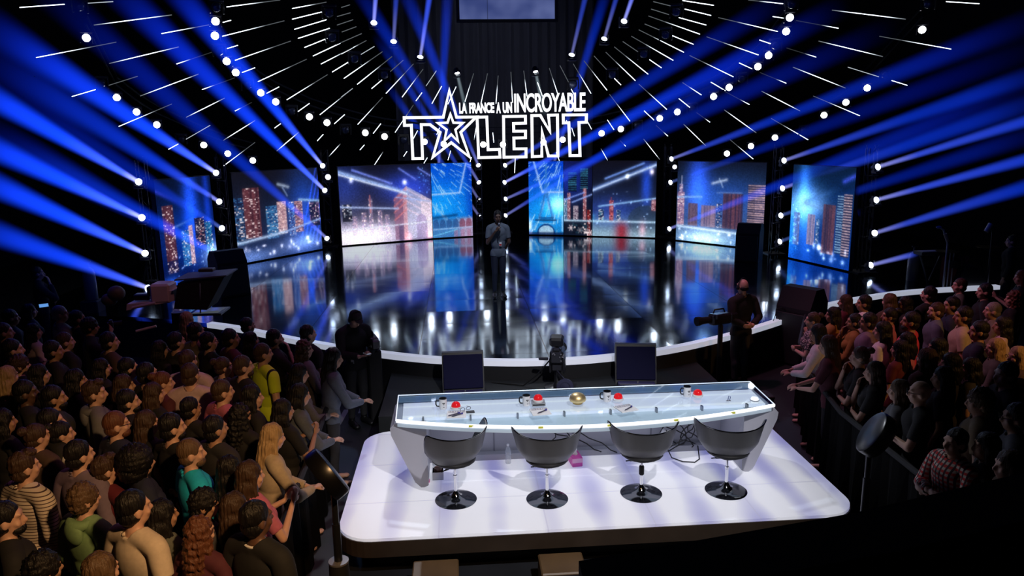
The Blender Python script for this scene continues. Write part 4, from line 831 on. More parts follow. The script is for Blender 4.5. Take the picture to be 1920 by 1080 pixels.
p = PZ(800, 902, ZP); r = empty('pink_pad', (p[0], p[1], ZP)); tag(r, 'small pink block under the foot of the left desk leg', 'block'); MB().box((0, -.02, .012), (.07, .05, .024), bev=.004).build('foam', mat('pink_hot', (.85, .05, .35, 1), .5), r); MB().box((0, -.02, .026), (.06, .045, .003)).build('sticker', mat('pink_pale'), r)

# ------------------------------------------------------------------ stage monitors
GRILLE = mat('speaker_grille', (.006, .006, .034, 1), .7, spec=.12, noise=.35, nscale=160)
def make_wedge(loc, rz, w=.6, h=.56, d=.40):
    r = empty('stage_monitor', loc, (0, 0, rz)); prof = [(-d/2, 0), (d/2, 0), (d/2, h*.8), (d*.18, h), (-d*.02, h)]
    P = [(y, z) for y, z in prof]; m = MB(); m.prism(P, (-w/2, w/2), 'yz').build('cabinet', SATIN, r)
    a = np.array([-d/2, .06]); b = np.array([-d*.03, h*.97]); dd = b-a; L = np.linalg.norm(dd); c = (a+b)/2
    MB().box((0, c[0]-.008, c[1]), (w*.94, .02, L*.94), Euler((-math.atan2(dd[0], dd[1]), 0, 0)).to_matrix(), bev=.006).build('grille', GRILLE, r)
    MB().box((0, -d/2-.05, .03), (w*.9, .1, .05), bev=.01).build('amplifier_bar', mat('amp_violet', (.05, .045, .12, 1), .4), r)
    MB().box((0, -d/2-.102, .036), (w*.8, .006, .012)).box((.02, -d/2-.08, .06), (.02, .02, .03)).build('connector', GREYMET, r); return r
wa = PZ(869, 728, RZ+.0); wb = PZ(1193, 716, RZ)
w1 = make_wedge((wa[0], 10.33, RZ), .02); tag(w1, 'black stage monitor with violet grille, left of the low camera', 'speaker', 'stage monitors facing the jury')
w2_ = copy_tree(w1); w2_.location = (wb[0], 10.42, RZ); w2_.rotation_euler = (0, 0, -.16); tag(w2_, 'black stage monitor with violet grille, right of the low camera', 'speaker', 'stage monitors facing the jury')
def make_side_speaker(loc, rz, w, h, d):
    r = empty('side_speaker', loc, (0, 0, rz)); m = MB().prism([(-d/2, 0), (d/2, 0), (d/2, h*.82), (d*.25, h), (-d*.15, h), (-d*.42, h*.75)], (-w/2, w/2), 'yz'); m.build('cabinet', BLACK, r)
    MB().box((0, -d/2-.004, h*.36), (w*.9, .02, h*.66), bev=.006).build('grille', mat('speaker_grille_dark', (.012, .012, .016, 1), .6), r); return r
q = PZ(1408, 492, ZS); s1 = make_side_speaker((6.27, 18.75, ZS), -.6, .6, .98, .55); tag(s1, 'black floor speaker on the stage before the pale spire screen', 'speaker', 'black speakers on the stage edges')
s2 = copy_tree(s1); s2.location = (-6.35, 16.3, ZS); s2.rotation_euler = (0, 0, .7); s2.scale = (1.1, 1, 1.0); tag(s2, 'black floor speaker on the stage behind the covered camera', 'speaker', 'black speakers on the stage edges')
q = PY(1505, 605, 12.3); s3 = copy_tree(s1); s3.location = (q[0]+.05, 12.5, 0); s3.rotation_euler = (0, 0, -1.0); s3.scale = (1.1, 1.1, 1.42); tag(s3, 'black speaker standing by the white stage lip near the right crowd', 'speaker', 'black speakers on the stage edges')
mt = empty('microphone_stand', PZ(1454, 600, ZS+.01)); tag(mt, 'tiny black tripod stand on the white stage lip at the right', 'stand'); MB().tube([(0, 0, .12), (-.06, -.05, 0)], .008, 6).tube([(0, 0, .12), (.08, 0, 0)], .008, 6).tube([(0, 0, .12), (0, .07, 0)], .008, 6).build('tripod', BLACK, mt); MB().tube([(0, 0, .1), (.0, 0, .2), (.1, 0, .22), (.2, 0, .16)], .01, 6).build('arm', BLACK, mt)

# ------------------------------------------------------------------ low camera before the stage
ca = empty('studio_camera', (.05, 10.2, RZ), (0, 0, -.25)); tag(ca, 'black studio camera with round monitor hood before the stage centre', 'camera')
MB().lathe([(.0, .0), (.2, .0), (.2, .03), (.08, .06), (.05, .1), (.045, .28)], n=24).build('pedestal', SATIN, ca, 40)
MB().box((0, 0, .34), (.16, .2, .12), bev=.02).box((-.1, 0, .36), (.03, .16, .22), bev=.01).box((.1, 0, .36), (.03, .16, .22), bev=.01).build('pan_head', SATIN, ca)
MB().box((0, .02, .50), (.2, .34, .2), bev=.03).box((0, -.05, .62), (.12, .2, .06), bev=.02).box((-.19, -.1, .47), (.14, .05, .04), bev=.01).build('body', SATIN, ca)
MB().lathe([(.05, 0), (.075, .02), (.085, .2), (.095, .24), (.07, .24), (.06, .2)], (0, .17, .5), 22, Euler((-PI/2, 0, 0)).to_matrix()).build('lens', BLACK, ca, 40)
MB().box((0, -.08, .74), (.2, .16, .15), Euler((.3, 0, 0)).to_matrix(), bev=.03).box((0, -.06, .65), (.05, .05, .08)).build('viewfinder', SATIN, ca)
for k in range(9): MB().ell((cr.uniform(-.1, .12), -.17+cr.uniform(-.02, .02), cr.uniform(.44, .62)), (.012, .012, .012), nu=8, nv=5).build('knob', GREYMET, ca)
MB().tube([(.0, -.1, .3), (.12, -.2, .2), (.15, -.25, .15)], .016, 8).build('handle', SATIN, ca)
MB().lathe([(.115, 0), (.12, .01), (.12, .03), (.07, .034), (.065, .02), (.03, .024), (.0, .03)], (.14, -.28, .13), 28, Euler((PI/2, 0, .1)).to_matrix()).build('steering_ring', mat('ring_violet', (.03, .03, .07, 1), .4), ca, 40)
MB().tube([(-.1, -.1, .45), (-.3, -.05, .2), (-.5, 0, .02), (-1.0, .1, .01)], .012, 6).build('cable', cbm, ca, True)
# tape marks on the floor
WT = mat('tape_white', (.32, .33, .34, 1), .7)
for i, ((xa, ya), (xb, yb)) in enumerate((((692, 735), (676, 775)), ((650, 768), (634, 796)))):
    a = PZ(xa, ya, 0.002); b = PZ(xb, yb, .002); a = a*.0+b+(a-b)*(1 if i else .62)
    d = b-a; nrm = np.array([d[1], -d[0], 0]); nrm /= np.linalg.norm(nrm); nrm *= .04
    o = MB().add([a-nrm, a+nrm, b+nrm, b-nrm, a-nrm+[0, 0, .002], a+nrm+[0, 0, .002], b+nrm+[0, 0, .002], b-nrm+[0, 0, .002]], [(0,1,2,3), (7,6,5,4), (0,4,5,1), (1,5,6,2), (2,6,7,3), (3,7,4,0)]).build('floor_tape', WT); tag(o, ['grey tape mark on the floor, right one by the person in the cap', 'grey tape mark on the floor, left one by the crowd'][i], 'tape', 'tape marks on the floor')
# ------------------------------------------------------------------ drum shaped heads on poles at the front corners
def make_drum(loc, rz, zb, zt, tilt):
    r = empty('drum_head_pole', loc, (0, 0, rz))
    MB().lathe([(0, 0), (.09, 0), (.09, .5), (.075, .9*zb)], n=24).build('pedestal', BLACK, r, 40)
    MB().lathe([(.05, .9*zb), (.078, .9*zb+.002), (.078, .9*zb+.016), (.03, .9*zb+.018)], n=24).build('collar', GREYMET, r, 40)
    MB().cyl((0, 0, .9*zb), (0, 0, zt-.16), .024).cyl((0, 0, .9*zb), (0, 0, zt-.45), .031).build('pole', DARKMET, r, 40)
    R = Euler((PI/2+.55, 0, 0)).to_matrix(); RR = Euler((0, tilt, 0)).to_matrix() @ R
    MB().lathe([(.0, -.01), (.19, -.01), (.205, 0), (.21, .02), (.21, .10), (.20, .115), (.185, .115), (.18, .04), (.0, .035)], (0, 0, zt), 40, RR).build('drum', mat('drum_black', (.004, .004, .005, 1), .3), r, 40)
    MB().lathe([(.0, .036), (.165, .037), (.17, .05), (.0, .06)], (0, 0, zt), 32, RR).build('pad', mat('pad_weave', (.007, .007, .008, 1), .8, noise=.4, nscale=60), r, 40); return r
q = PY(634, 1040, 5.3); d1 = make_drum((q[0], 5.3, 0), -1.15, .98, 1.66, 0.0); tag(d1, 'black drum shaped head on a pole at the left platform corner', 'pole', 'drum heads on poles')
q = PY(1622, 935, 6.0); d2 = make_drum((q[0], 6.0, 0), 1.25, .55, 1.46, 0.0); tag(d2, 'black drum shaped head on a pole at the right platform corner', 'pole', 'drum heads on poles')
# dark parapet in the near foreground
a = [PY(x, y, 3.0) for x, y in ((1085, 1052), (1600, 962), (1925, 885), (1990, 870))]
V = [(p[0], 3.0, p[2]) for p in a]+[(p[0], 3.0, .8) for p in a]+[(p[0], 2.7, p[2]-.02) for p in a]+[(p[0], 2.7, .8) for p in a]
f = [(i, i+1, i+5, i+4)[::-1] for i in range(3)]+[(8+i, 9+i, 13+i, 12+i) for i in range(3)]+[(i, i+1, 9+i, 8+i) for i in range(3)]+[(0, 4, 12, 8), (3, 11, 15, 7)]
struct(MB().add(V, f).build('trim_4', mat('parapet_black', (.003, .003, .004, 1), .9)))
# ------------------------------------------------------------------ crowd barriers with black cloth
def barrier(pts, label):
    pts = [np.array(p, float) for p in pts]; L = MB(); N = 60; P = []
    for i in range(len(pts)-1):
        for t in np.linspace(0, 1, N//(len(pts)-1), endpoint=False): P.append(pts[i]+(pts[i+1]-pts[i])*t)
    P.append(pts[-1]); P = np.array(P); Tn = np.gradient(P, axis=0); Tn /= np.linalg.norm(Tn, axis=1)[:, None]; Nn = np.stack([-Tn[:, 1], Tn[:, 0]], 1); n = len(P); c = P.mean(0)
    r = empty('crowd_barrier', (c[0], c[1], 0)); tag(r, label, 'barrier', 'black draped crowd barriers')
    V = []
    for z, a in ((0, .05), (.5, .035), (1.0, .02)):
        for i in range(n): q = P[i]-c+Nn[i]*(a*math.sin(i*1.9)); V.append((q[0], q[1], z))
    MB().add(V, [(k*n+i, k*n+i+1, (k+1)*n+i+1, (k+1)*n+i) for k in range(2) for i in range(n-1)]).build('drape', mat('drape_black', (.0016, .0016, .002, 1), .95, spec=.1), r)
    MB().tube([(p[0]-c[0], p[1]-c[1], 1.0) for p in P], .03, 8).build('rail', BLACK, r, True); return r
barrier([(-3.75, 11.2), (-3.25, 10.1), (-2.95, 8.8), (-2.88, 7.3), (-2.84, 5.6)], 'black draped barrier in front of the left crowd')
barrier([(4.6, 12.0), (3.75, 10.4), (3.2, 8.9), (2.92, 7.6), (2.84, 5.9)], 'black draped barrier in front of the right crowd')
# ------------------------------------------------------------------ covered camera with prompter at the left
Yj = 11.7
def JW(x, y): return PY(x, y, Yj)
j0 = JW(330, 560); jb = empty('prompter_camera', (j0[0], Yj, 0)); tag(jb, 'pale broadcast camera with black prompter hood above the left crowd', 'camera')
def JL(x, y, dy=0): q = JW(x, y); return np.array([q[0]-j0[0], dy, q[2]])
CAMB = mat('camera_beige', (.62, .46, .44, 1), .5, noise=.15, nscale=6)
a = JL(246, 585); b = JL(340, 545)
MB().prism([(JL(245, 578)[0], JL(245, 578)[2]), (JL(335, 560)[0], JL(335, 560)[2]), (JL(332, 541)[0], JL(332, 541)[2]), (JL(298, 545)[0], JL(298, 545)[2]), (JL(296, 562)[0], JL(296, 562)[2]), (JL(247, 573)[0], JL(247, 573)[2]+.06)][::1], (-.16, .16), 'xz').build('body', CAMB, jb)
MB().tube([JL(258, 572, -.19), JL(300, 563, -.19)], .022, 8).build('handle', CAMB, jb)
MB().box(JL(300, 551, 0)+[0.06, 0, .03], (.30, .34, .30), bev=.03).build('lens_box', CAMB, jb)
MB().box(JL(285, 545, 0), (.12, .14, .16), bev=.02).box(JL(268, 556, 0), (.24, .16, .1), bev=.02).build('viewfinder', SATIN, jb)
MB().ell(JL(218, 550), (.13, .12, .12)).ell(JL(205, 562), (.12, .1, .1)).build('rain_cover', mat('cover_brown', (.08, .05, .03, 1), .6, noise=.4), jb, True)
hz0 = JL(350, 522); hz1 = JL(432, 512); hb = JL(392, 588)
hd = [JL(345, 525)[[0, 2]], JL(430, 514)[[0, 2]], JL(398, 574)[[0, 2]], JL(338, 572)[[0, 2]]]
MB().prism([tuple(x) for x in hd], (-.27, .27), 'xz').build('prompter_hood', BLACK, jb)
c = JL(388, 517); MB().box(c+[0, .0, .02], (.78, .60, .02), Euler((0, -.06, 0)).to_matrix()).build('hood_roof', mat('roof_slate', (.07, .07, .10, 1), .5), jb)
c2 = JL(392, 508); MB().box(c2+[-.03, .0, .02], (.22, .16, .05), bev=.01).build('receiver', mat('receiver_brown', (.05, .035, .03, 1), .5), jb)
c3 = JL(392, 584); MB().box(c3, (.52, .5, .03), bev=.008).build('prompter_display', SATIN, jb); MB().box(c3+[0, 0, .017], (.40, .38, .004)).build('display_glass', mat('prompter_glass', (.2, .22, .25, 1), .05, emit=(.5, .6, .7, 1), es=.10), jb)
MB().tube([JL(386, 525, -.27), JL(386, 580, -.25)], .012, 6).build('strut', GREYMET, jb)
cz = JL(300, 600)[2]; MB().lathe([(.0, 0), (.4, 0), (.4, .1), (.12, .2), (.1, cz-.2), (.09, cz+.12)], n=20).build('pedestal', SATIN, jb, 40)
MB().tube([JL(265, 615, -.2), JL(300, 607, -.15)], .02, 8).build('pan_bar', CAMB, jb)
MB().lathe([(.20, 0), (.26, .0), (.26, .05), (.2, .05)], JL(315, 685, -.35), 28).build('steering_ring', mat('ring_steel', (.12, .09, .09, 1), .3, .7), jb, 40)
# ------------------------------------------------------------------ clutter at the sides
def gas(px, py, Y, label):
    q = PY(px, py, Y); r = empty('gas_cylinder', (q[0], Y, q[2]-.35)); tag(r, label, 'cylinder', 'smoke gas cylinders'); MB().lathe([(0, 0), (.11, 0), (.12, .02), (.12, .5), (.1, .6), (.04, .66)], n=22).build('bottle', mat('bottle_grey', (.10, .10, .09, 1), .4), r, True); MB().cyl((0, 0, .65), (0, 0, .76), .03, n=12).box((0, 0, .78), (.14, .04, .03), bev=.01).build('valve', DARKMET, r); MB().box((0, 0, -.3), (.34, .34, .6), bev=.02).build('crate', BLACK, r); return r
gas(168, 530, 15.0, 'grey gas cylinder in the dark behind the left crowd'); gas(1712, 498, 15.6, 'grey gas cylinder beside the keyboard at the right')
q = PY(1737, 474, 15.2); kb = empty('keyboard_stand', (q[0]+.1, 15.2, 0)); tag(kb, 'black keyboard on a stand over dark red cloth at the right', 'keyboard')
zt = q[2]; MB().box((0, 0, zt), (.6, .32, .08), bev=.01).build('keyboard', SATIN, kb)
for k in range(9): MB().box((-.24+.06*k, -.03, zt+.042), (.045, .2, .012)).build('key', mat('keys_grey', (.35, .35, .38, 1), .5), kb)
MB().tube([(-.25, 0, zt), (.3, 0, 0)], .02, 6).tube([(.25, 0, zt), (-.3, 0, 0)], .02, 6).build('legs', DARKMET, kb)
V = []; 
for z in (zt-.06, zt-.75):
    for k in range(25): V.append((.12+.62*k/24, -.2+.03*math.sin(k*1.3), z))
MB().add(V, [(i, i+1, 26+i, 25+i) for i in range(24)]).build('red_cloth', mat('cloth_red', (.10, .006, .014, 1), .8), kb)
q = PY(1815, 500, 15); dr = empty('drum_kit', (q[0], 15.0, 0)); tag(dr, 'dark drum kit with metal legs at the far right', 'drums'); z0 = q[2]
MB().cyl((0, -.2, z0-.25), (0, .2, z0-.25), .3, n=28).build('bass_drum', SATIN, dr, 40); MB().cyl((-.35, 0, z0+.0), (-.35, 0, z0+.16), .15, n=20).build('tom_drum', SATIN, dr, 40)
for cx_, cz_ in ((-.5, .35), (.4, .42)): MB().lathe([(.0, .02), (.23, 0), (.23, .004), (0, .026)], (cx_, 0, z0+cz_), 24).build('cymbal', mat('brass_dark', (.12, .09, .05, 1), .35, 1), dr, 40)
for x in (-.5, -.42, .4, .3, -.2, .2): MB().tube([(x, -.1, z0+.35 if abs(x) > .35 else z0-.2), (x*1.05, -.12, 0)], .013, 6).build('leg', GREYMET, dr)
q = PY(1770, 440, 14.8); r = empty('boom_microphone', (q[0], 14.8, 0)); tag(r, 'grey boom arm with clamp over the keyboard at the right', 'microphone'); MB().tube([(.1, 0, 0), (.1, 0, q[2]-.2), (-.02, 0, q[2]+.1), (-.1, 0, q[2]+.15)], .02, 8).build('arm', GREYMET, r); MB().cyl((.02, 0, q[2]+.02), (.1, 0, q[2]-.14), .035, n=14).build('sleeve', mat('sleeve_tan', (.16, .13, .09, 1), .5), r); MB().ell((-.13, 0, q[2]+.16), (.06, .03, .03)).build('head', mat('mic_blue', (.05, .1, .25, 1), .4), r, True)
q = PY(1853, 428, 14.8); r = empty('hanging_can', (q[0], 14.8, q[2])); tag(r, 'small grey can lamp high at the far right', 'lamp'); MB().cyl((-.04, 0, -.07), (.05, 0, .09), .05, .055, n=16).build('housing', GREYMET, r, 40); MB().tube([(.03, 0, .06), (.1, 0, -.1), (.12, 0, -q[2])], .012, 6).build('stand', SATIN, r)
# ------------------------------------------------------------------ people
def vn(p, f=1.0, s=0.0):                    # cheap smooth noise
    p = np.asarray(p); x, y, z = p[:, 0]*f+s, p[:, 1]*f+s*1.7, p[:, 2]*f-s
    return (np.sin(x*1.3+1.7*np.sin(y*1.1+z*.7))+np.sin(y*1.9+1.3*np.sin(z*1.3+x*.5))+np.sin(z*1.6+1.1*np.sin(x*.9-y)))/3
def remesh(mb, vox, it=4):
    me = mb.mesh('tmp'); o = bpy.data.objects.new('tmp', me); COL.objects.link(o)
    r = o.modifiers.new('r', 'REMESH'); r.mode = 'VOXEL'; r.voxel_size = vox; r.use_smooth_shade = True
    if it: s_ = o.modifiers.new('s', 'SMOOTH'); s_.factor = .5; s_.iterations = it
    dg = bpy.context.evaluated_depsgraph_get(); dg.update(); out = bpy.data.meshes.new_from_object(o.evaluated_get(dg)); bpy.data.objects.remove(o); bpy.data.meshes.remove(me); return out
def varr(me): a = np.empty(len(me.vertices)*3); me.vertices.foreach_get('co', a); return a.reshape(-1, 3)
def narr(me): a = np.empty(len(me.vertices)*3); me.vertices.foreach_get('normal', a); return a.reshape(-1, 3)
HC = np.array([0, .012, 1.628])             # middle of the skull, standing straight
PIV = Vector((0, -.01, 1.50))
def V3(*a): return np.array(a, float)
def hand(mb, labs, w, d, pn, side, curl=.5, k=1.0):
    d = np.array(d, float); d /= np.linalg.norm(d); pn = np.array(pn, float); pn -= d*(pn@d); pn /= np.linalg.norm(pn); sd = np.cross(d, pn)*side
    w = np.array(w, float)
    Rm = Matrix((sd, d, pn)).transposed(); mb.ell(w+d*.05*k, (.040*k, .052*k, .016*k), Rm, 14, 9); labs.append(('hand', w, w+d*.09, .04, .04))
    for i, (off, l) in enumerate(((-.029, .066), (-.010, .077), (.010, .073), (.028, .058))):
        a = w+d*.088*k+sd*off*k; b = a+(d*math.cos(curl*.6)+pn*math.sin(curl*.6))*l*.5*k; c = b+(d*math.cos(curl*1.6)+pn*math.sin(curl*1.6))*l*.55*k
        mb.cap(a, b, .0096*k, .009*k, 8); mb.cap(b, c, .009*k, .0075*k, 8)
    a = w+d*.025*k-sd*.03*k; b = a+(d*.7-sd*.6+pn*.25)*.045*k; c = b+(d*.9-sd*.1+pn*.4)*.034*k
    mb.cap(a, b, .013*k, .011*k, 8); mb.cap(b, c, .011*k, .009*k, 8); labs.append(('hand', a, c, .012, .01)); labs.append(('hand', w, w+d*.16, .03, .03))
def body(pose, female=False, vox=.011, hyaw=0.0, hpitch=0.0, lean=0.0):
    mb = MB(); labs = []
    sh = .172 if female else .205; hx = .088
    def E(l, c, r, R=None): mb.ell(c, r, R); labs.append((l, np.array(c, float), np.array(r, float), R))
    def K(l, a, b, ra, rb): mb.cap(a, b, ra, rb); labs.append((l, np.array(a, float), np.array(b, float), ra, rb))
    # trunk, fore-and-aft lean turns it about the hips
    Lm = Matrix.Translation((0, 0, .95)) @ Matrix.Rotation(-lean, 4, 'X') @ Matrix.Translation((0, 0, -.95))
    def LV(p): return np.array(Lm @ Vector(p))
    LR = Matrix.Rotation(-lean, 3, 'X')
    E('torso', LV((0, .005, 1.27)), (.158 if female else .185, .11, .20), LR); E('torso', LV((0, .01, 1.10)), (.125 if female else .148, .098, .17), LR)
    E('pelvis', (0, 0, .93), (.165 if female else .148, .108, .13))
    if female:
        for s in (-1, 1): E('torso', LV((s*.075, .085, 1.27)), (.07, .06, .07), LR)
    else: E('torso', LV((0, .05, 1.32)), (.155, .078, .10), LR)
    for s in (-1, 1):
        K('torso', LV((s*.04, -.015, 1.455)), LV((s*(sh-.02), -.005, 1.405)), .052, .058)
    Hm = Lm @ Matrix.Translation(PIV) @ Matrix.Rotation(hyaw, 4, 'Z') @ Matrix.Rotation(hpitch, 4, 'X') @ Matrix.Translation(-PIV)
    def HV(p): return np.array(Hm @ Vector(p))
    HR = Hm.to_3x3()
    K('neck', LV((0, -.015, 1.43)), HV((0, 0, 1.55)), .058, .052)
    E('head', HV((0, -.002, 1.645)), (.076, .096, .105), HR); E('head', HV((0, .03, 1.575)), (.058, .066, .072), HR); E('head', HV((0, .062, 1.535)), (.026, .028, .022), HR)
    K('head', HV((0, .092, 1.638)), HV((0, .113, 1.598)), .0115, .0165); E('head', HV((0, .09, 1.565)), (.026, .014, .013), HR)
    K('head', HV((-.045, .082, 1.66)), HV((.045, .082, 1.66)), .014, .014)
    for s in (-1, 1):
        E('head', HV((s*.08, -.004, 1.612)), (.011, .022, .034), HR); E('head', HV((s*.042, .066, 1.598)), (.026, .024, .026), HR)
        # leg
        kx = s*.095; K('thigh', (s*hx, 0, .90), (kx, .015, .49), .090 if female else .086, .058); K('shin', (kx, .012, .49), (s*.10, -.02, .09), .055, .037); E('shin', (kx, -.012, .36), (.052, .052, .1))
        K('foot', (s*.10, -.035, .045), (s*.115, .12, .032), .044, .034); E('foot', (s*.118, .16, .028), (.044, .05, .027))
    arms = POSES[pose]
    for s, q in ((-1, arms[0]), (1, arms[1])):
        sj = LV((s*sh, -.005, 1.39)); el = np.array(q[0], float)*[1, 1, 1]; wr = np.array(q[1], float)
        el = LV(el) if lean else el; wr = LV(wr) if lean else wr
        if len(q) > 4 and q[4] == 'abs': wr = np.array(q[1], float)
        K('uarm', sj, el, .054 if not female else .046, .042 if not female else .036); K('farm', el, wr, .042 if not female else .036, .028 if not female else .024)
        hd = q[2]; pn = q[3]; hand(mb, labs, wr+(np.array(hd)/np.linalg.norm(hd))*.012, hd, pn, s, q[5] if len(q) > 5 else .55, 1.0 if not female else .92)
    me = remesh(mb, vox, 3); P = varr(me)
    # colour of face and lips
    Hi = np.array(Hm.inverted()); Q = P @ Hi[:3, :3].T+Hi[:3, 3]; q = Q-HC
    col = np.ones((len(P), 4)); face = (q[:, 1] > .045) & (np.abs(q[:, 0]) < .07) & (Q[:, 2] > 1.5)
    def blob(cx, cz, rx, rz, c, k): 
        a = (np.exp(-(((q[:, 0]-cx)/rx)**2+((q[:, 2]-cz)/rz)**2))*face*k)[:, None]; col[:, :3] = col[:, :3]*(1-a)+a*np.array(c)
    blob(0, -.063, .022, .008, (.75, .38, .38), .9)
    for s in (-1, 1):
        blob(s*.032, .0, .018, .011, (.55, .5, .5), .7); blob(s*.032, .0, .013, .0065, (1.4, 1.4, 1.4), .8); blob(s*.032, .0, .006, .006, (.05, .04, .04), 1.0); blob(s*.033, .024, .02, .0055, (.14, .1, .08), .95)
    blob(0, -.0, .02, .02, (1.06, .95, .95), .3)
    ca = me.color_attributes.new('paint', 'FLOAT_COLOR', 'POINT'); ca.data.foreach_set('color', col.ravel())
    # nearest limb of every point
    D = []; T_ = []; names = []
    for l in labs:
        if len(l) == 4:
            _, c, r, R = l; d = P-c
            if R is not None: d = d @ np.array(R)
            k = np.linalg.norm(d/r, axis=1); D.append((k-1)*r.min()); T_.append(np.zeros(len(P)))
        else:
            _, a, b, ra, rb = l; d = b-a; t = np.clip(((P-a)@d)/(d@d+1e-9), 0, 1); D.append(np.linalg.norm(P-a-t[:, None]*d, axis=1)-(ra+(rb-ra)*t)); T_.append(t)
        names.append(l[0])
    D = np.array(D); i = D.argmin(0); lab = np.array(names)[i]; tt = np.array(T_)[i, np.arange(len(P))]
    return dict(me=me, P=P, N=narr(me), lab=lab, t=tt, Hm=Hm, Lm=Lm, z=P @ np.array(Lm.inverted())[:3, :3].T[:, 2]+np.array(Lm.inverted())[2, 3])
def clothe(bd, name, mask, off, wob=.004, it=6):
    me = bd['me']; lv = np.empty(len(me.loops), int); me.loops.foreach_get('vertex_index', lv); ls = np.empty(len(me.polygons), int); lt = np.empty(len(me.polygons), int)
    me.polygons.foreach_get('loop_start', ls); me.polygons.foreach_get('loop_total', lt)
    ok4 = lt == 4; F = lv[ls[ok4][:, None]+np.arange(4)]
    F = F[mask[F].all(1)]; used = np.unique(F); mp = -np.ones(len(mask), int); mp[used] = np.arange(len(used)); F = mp[F]
    P = bd['P'][used].copy(); N = bd['N'][used]
    E_ = np.concatenate([F[:, [0, 1]], F[:, [1, 2]], F[:, [2, 3]], F[:, [3, 0]]]); deg = np.bincount(E_.ravel(), minlength=len(P))[:, None]
    Q = P+N*(off+wob*vn(P, 14, off*100))[:, None]
    for _ in range(it):
        A = np.zeros_like(Q); np.add.at(A, E_[:, 0], Q[E_[:, 1]]); np.add.at(A, E_[:, 1], Q[E_[:, 0]]); Q = .5*Q+.5*A/np.maximum(deg, 1)
        d = ((Q-P)*N).sum(1); Q += N*np.maximum(off*.6-d, 0)[:, None]
    ek = np.sort(E_, 1); key = ek[:, 0].astype(np.int64)*len(P)+ek[:, 1]; u, c = np.unique(key, return_counts=True); be = u[c == 1]; a, b = be//len(P), be % len(P)
    dg = np.bincount(np.concatenate([a, b]), minlength=len(P))[:, None]; bm = dg[:, 0] > 0
    for _ in range(10):
        A = np.zeros_like(Q); np.add.at(A, a, Q[b]); np.add.at(A, b, Q[a]); Q[bm] = .5*Q[bm]+.5*(A/np.maximum(dg, 1))[bm]
    # turn the hem in so that the cloth has an edge
    ek = np.sort(np.concatenate([F[:, [0, 1]], F[:, [1, 2]], F[:, [2, 3]], F[:, [3, 0]]]), 1); key = ek[:, 0].astype(np.int64)*len(P)+ek[:, 1]; u, c = np.unique(key, return_counts=True); be = u[c == 1]; a, b = be//len(P), be % len(P)
    bv = np.unique(np.concatenate([a, b])); m2 = -np.ones(len(P), int); m2[bv] = len(P)+np.arange(len(bv)); V = np.concatenate([Q, P[bv]-N[bv]*.004])
    hem = np.stack([a, b, m2[b], m2[a]], 1)
    o = bpy.data.meshes.new(name); o.from_pydata(V.tolist(), [], F.tolist()+hem.tolist()); o.polygons.foreach_set('use_smooth', [True]*len(o.polygons)); o.update(); o.materials.append(None); return o
# arms: left (x<0) then right: elbow, wrist, hand direction, palm side [, 'abs', curl]
POSES = {
 'stand': (((-.29, -.03, 1.13), (-.30, .06, .89), (0, .15, -1), (1, .1, 0)), ((.29, -.03, 1.13), (.30, .06, .89), (0, .15, -1), (-1, .1, 0))),
 'folded': (((-.26, .09, 1.13), (.02, .235, 1.14), (1, .1, .1), (0, -1, 0)), ((.26, .09, 1.12), (-.03, .27, 1.20), (-1, .05, .1), (0, -1, 0))),
 'lean': (((-.25, .17, 1.12), (-.05, .38, 1.07), (.35, 1, -.1), (.3, 0, -1)), ((.25, .17, 1.12), (.06, .39, 1.09), (-.5, 1, -.05), (-.3, 0, -1))),
 'chin': (((-.24, .12, 1.10), (.06, .21, 1.09), (1, .1, .05), (0, -1, 0)), ((.22, .22, 1.14), (.05, .17, 1.42), (-.25, -.15, 1), (-.5, -.8, 0))),
 'clap': (((-.25, .10, 1.12), (-.06, .33, 1.26), (.25, .55, .8), (1, 0, -.1)), ((.25, .10, 1.12), (.06, .33, 1.27), (-.25, .55, .8), (-1, 0, -.1))),
 'mic': (((-.25, .0, 1.12), (-.17, -.13, .96), (.8, -.15, -.4), (0, 1, 0)), ((.25, .05, 1.12), (.075, .22, 1.37), (-.45, .15, .55), (-.6, -.6, .2), '', 1.15)),
 'behind': (((-.26, -.10, 1.14), (-.06, -.20, 1.02), (1, -.05, .05), (0, 1, 0)), ((.26, -.10, 1.14), (.04, -.22, 1.04), (-1, -.05, 0), (0, 1, 0))),
 'phone': (((-.25, .08, 1.12), (-.08, .27, 1.10), (.55, .7, .2), (.3, -.3, 1), '', .8), ((.25, .08, 1.12), (.08, .28, 1.10), (-.55, .7, .2), (-.3, -.3, 1), '', .8)),
 'photo': (((-.27, .16, 1.28), (-.09, .25, 1.52), (.4, .1, .9), (.5, -.5, 0)), ((.27, .16, 1.28), (.10, .25, 1.52), (-.4, .1, .9), (-.5, -.5, 0))),
}
BODIES = {}
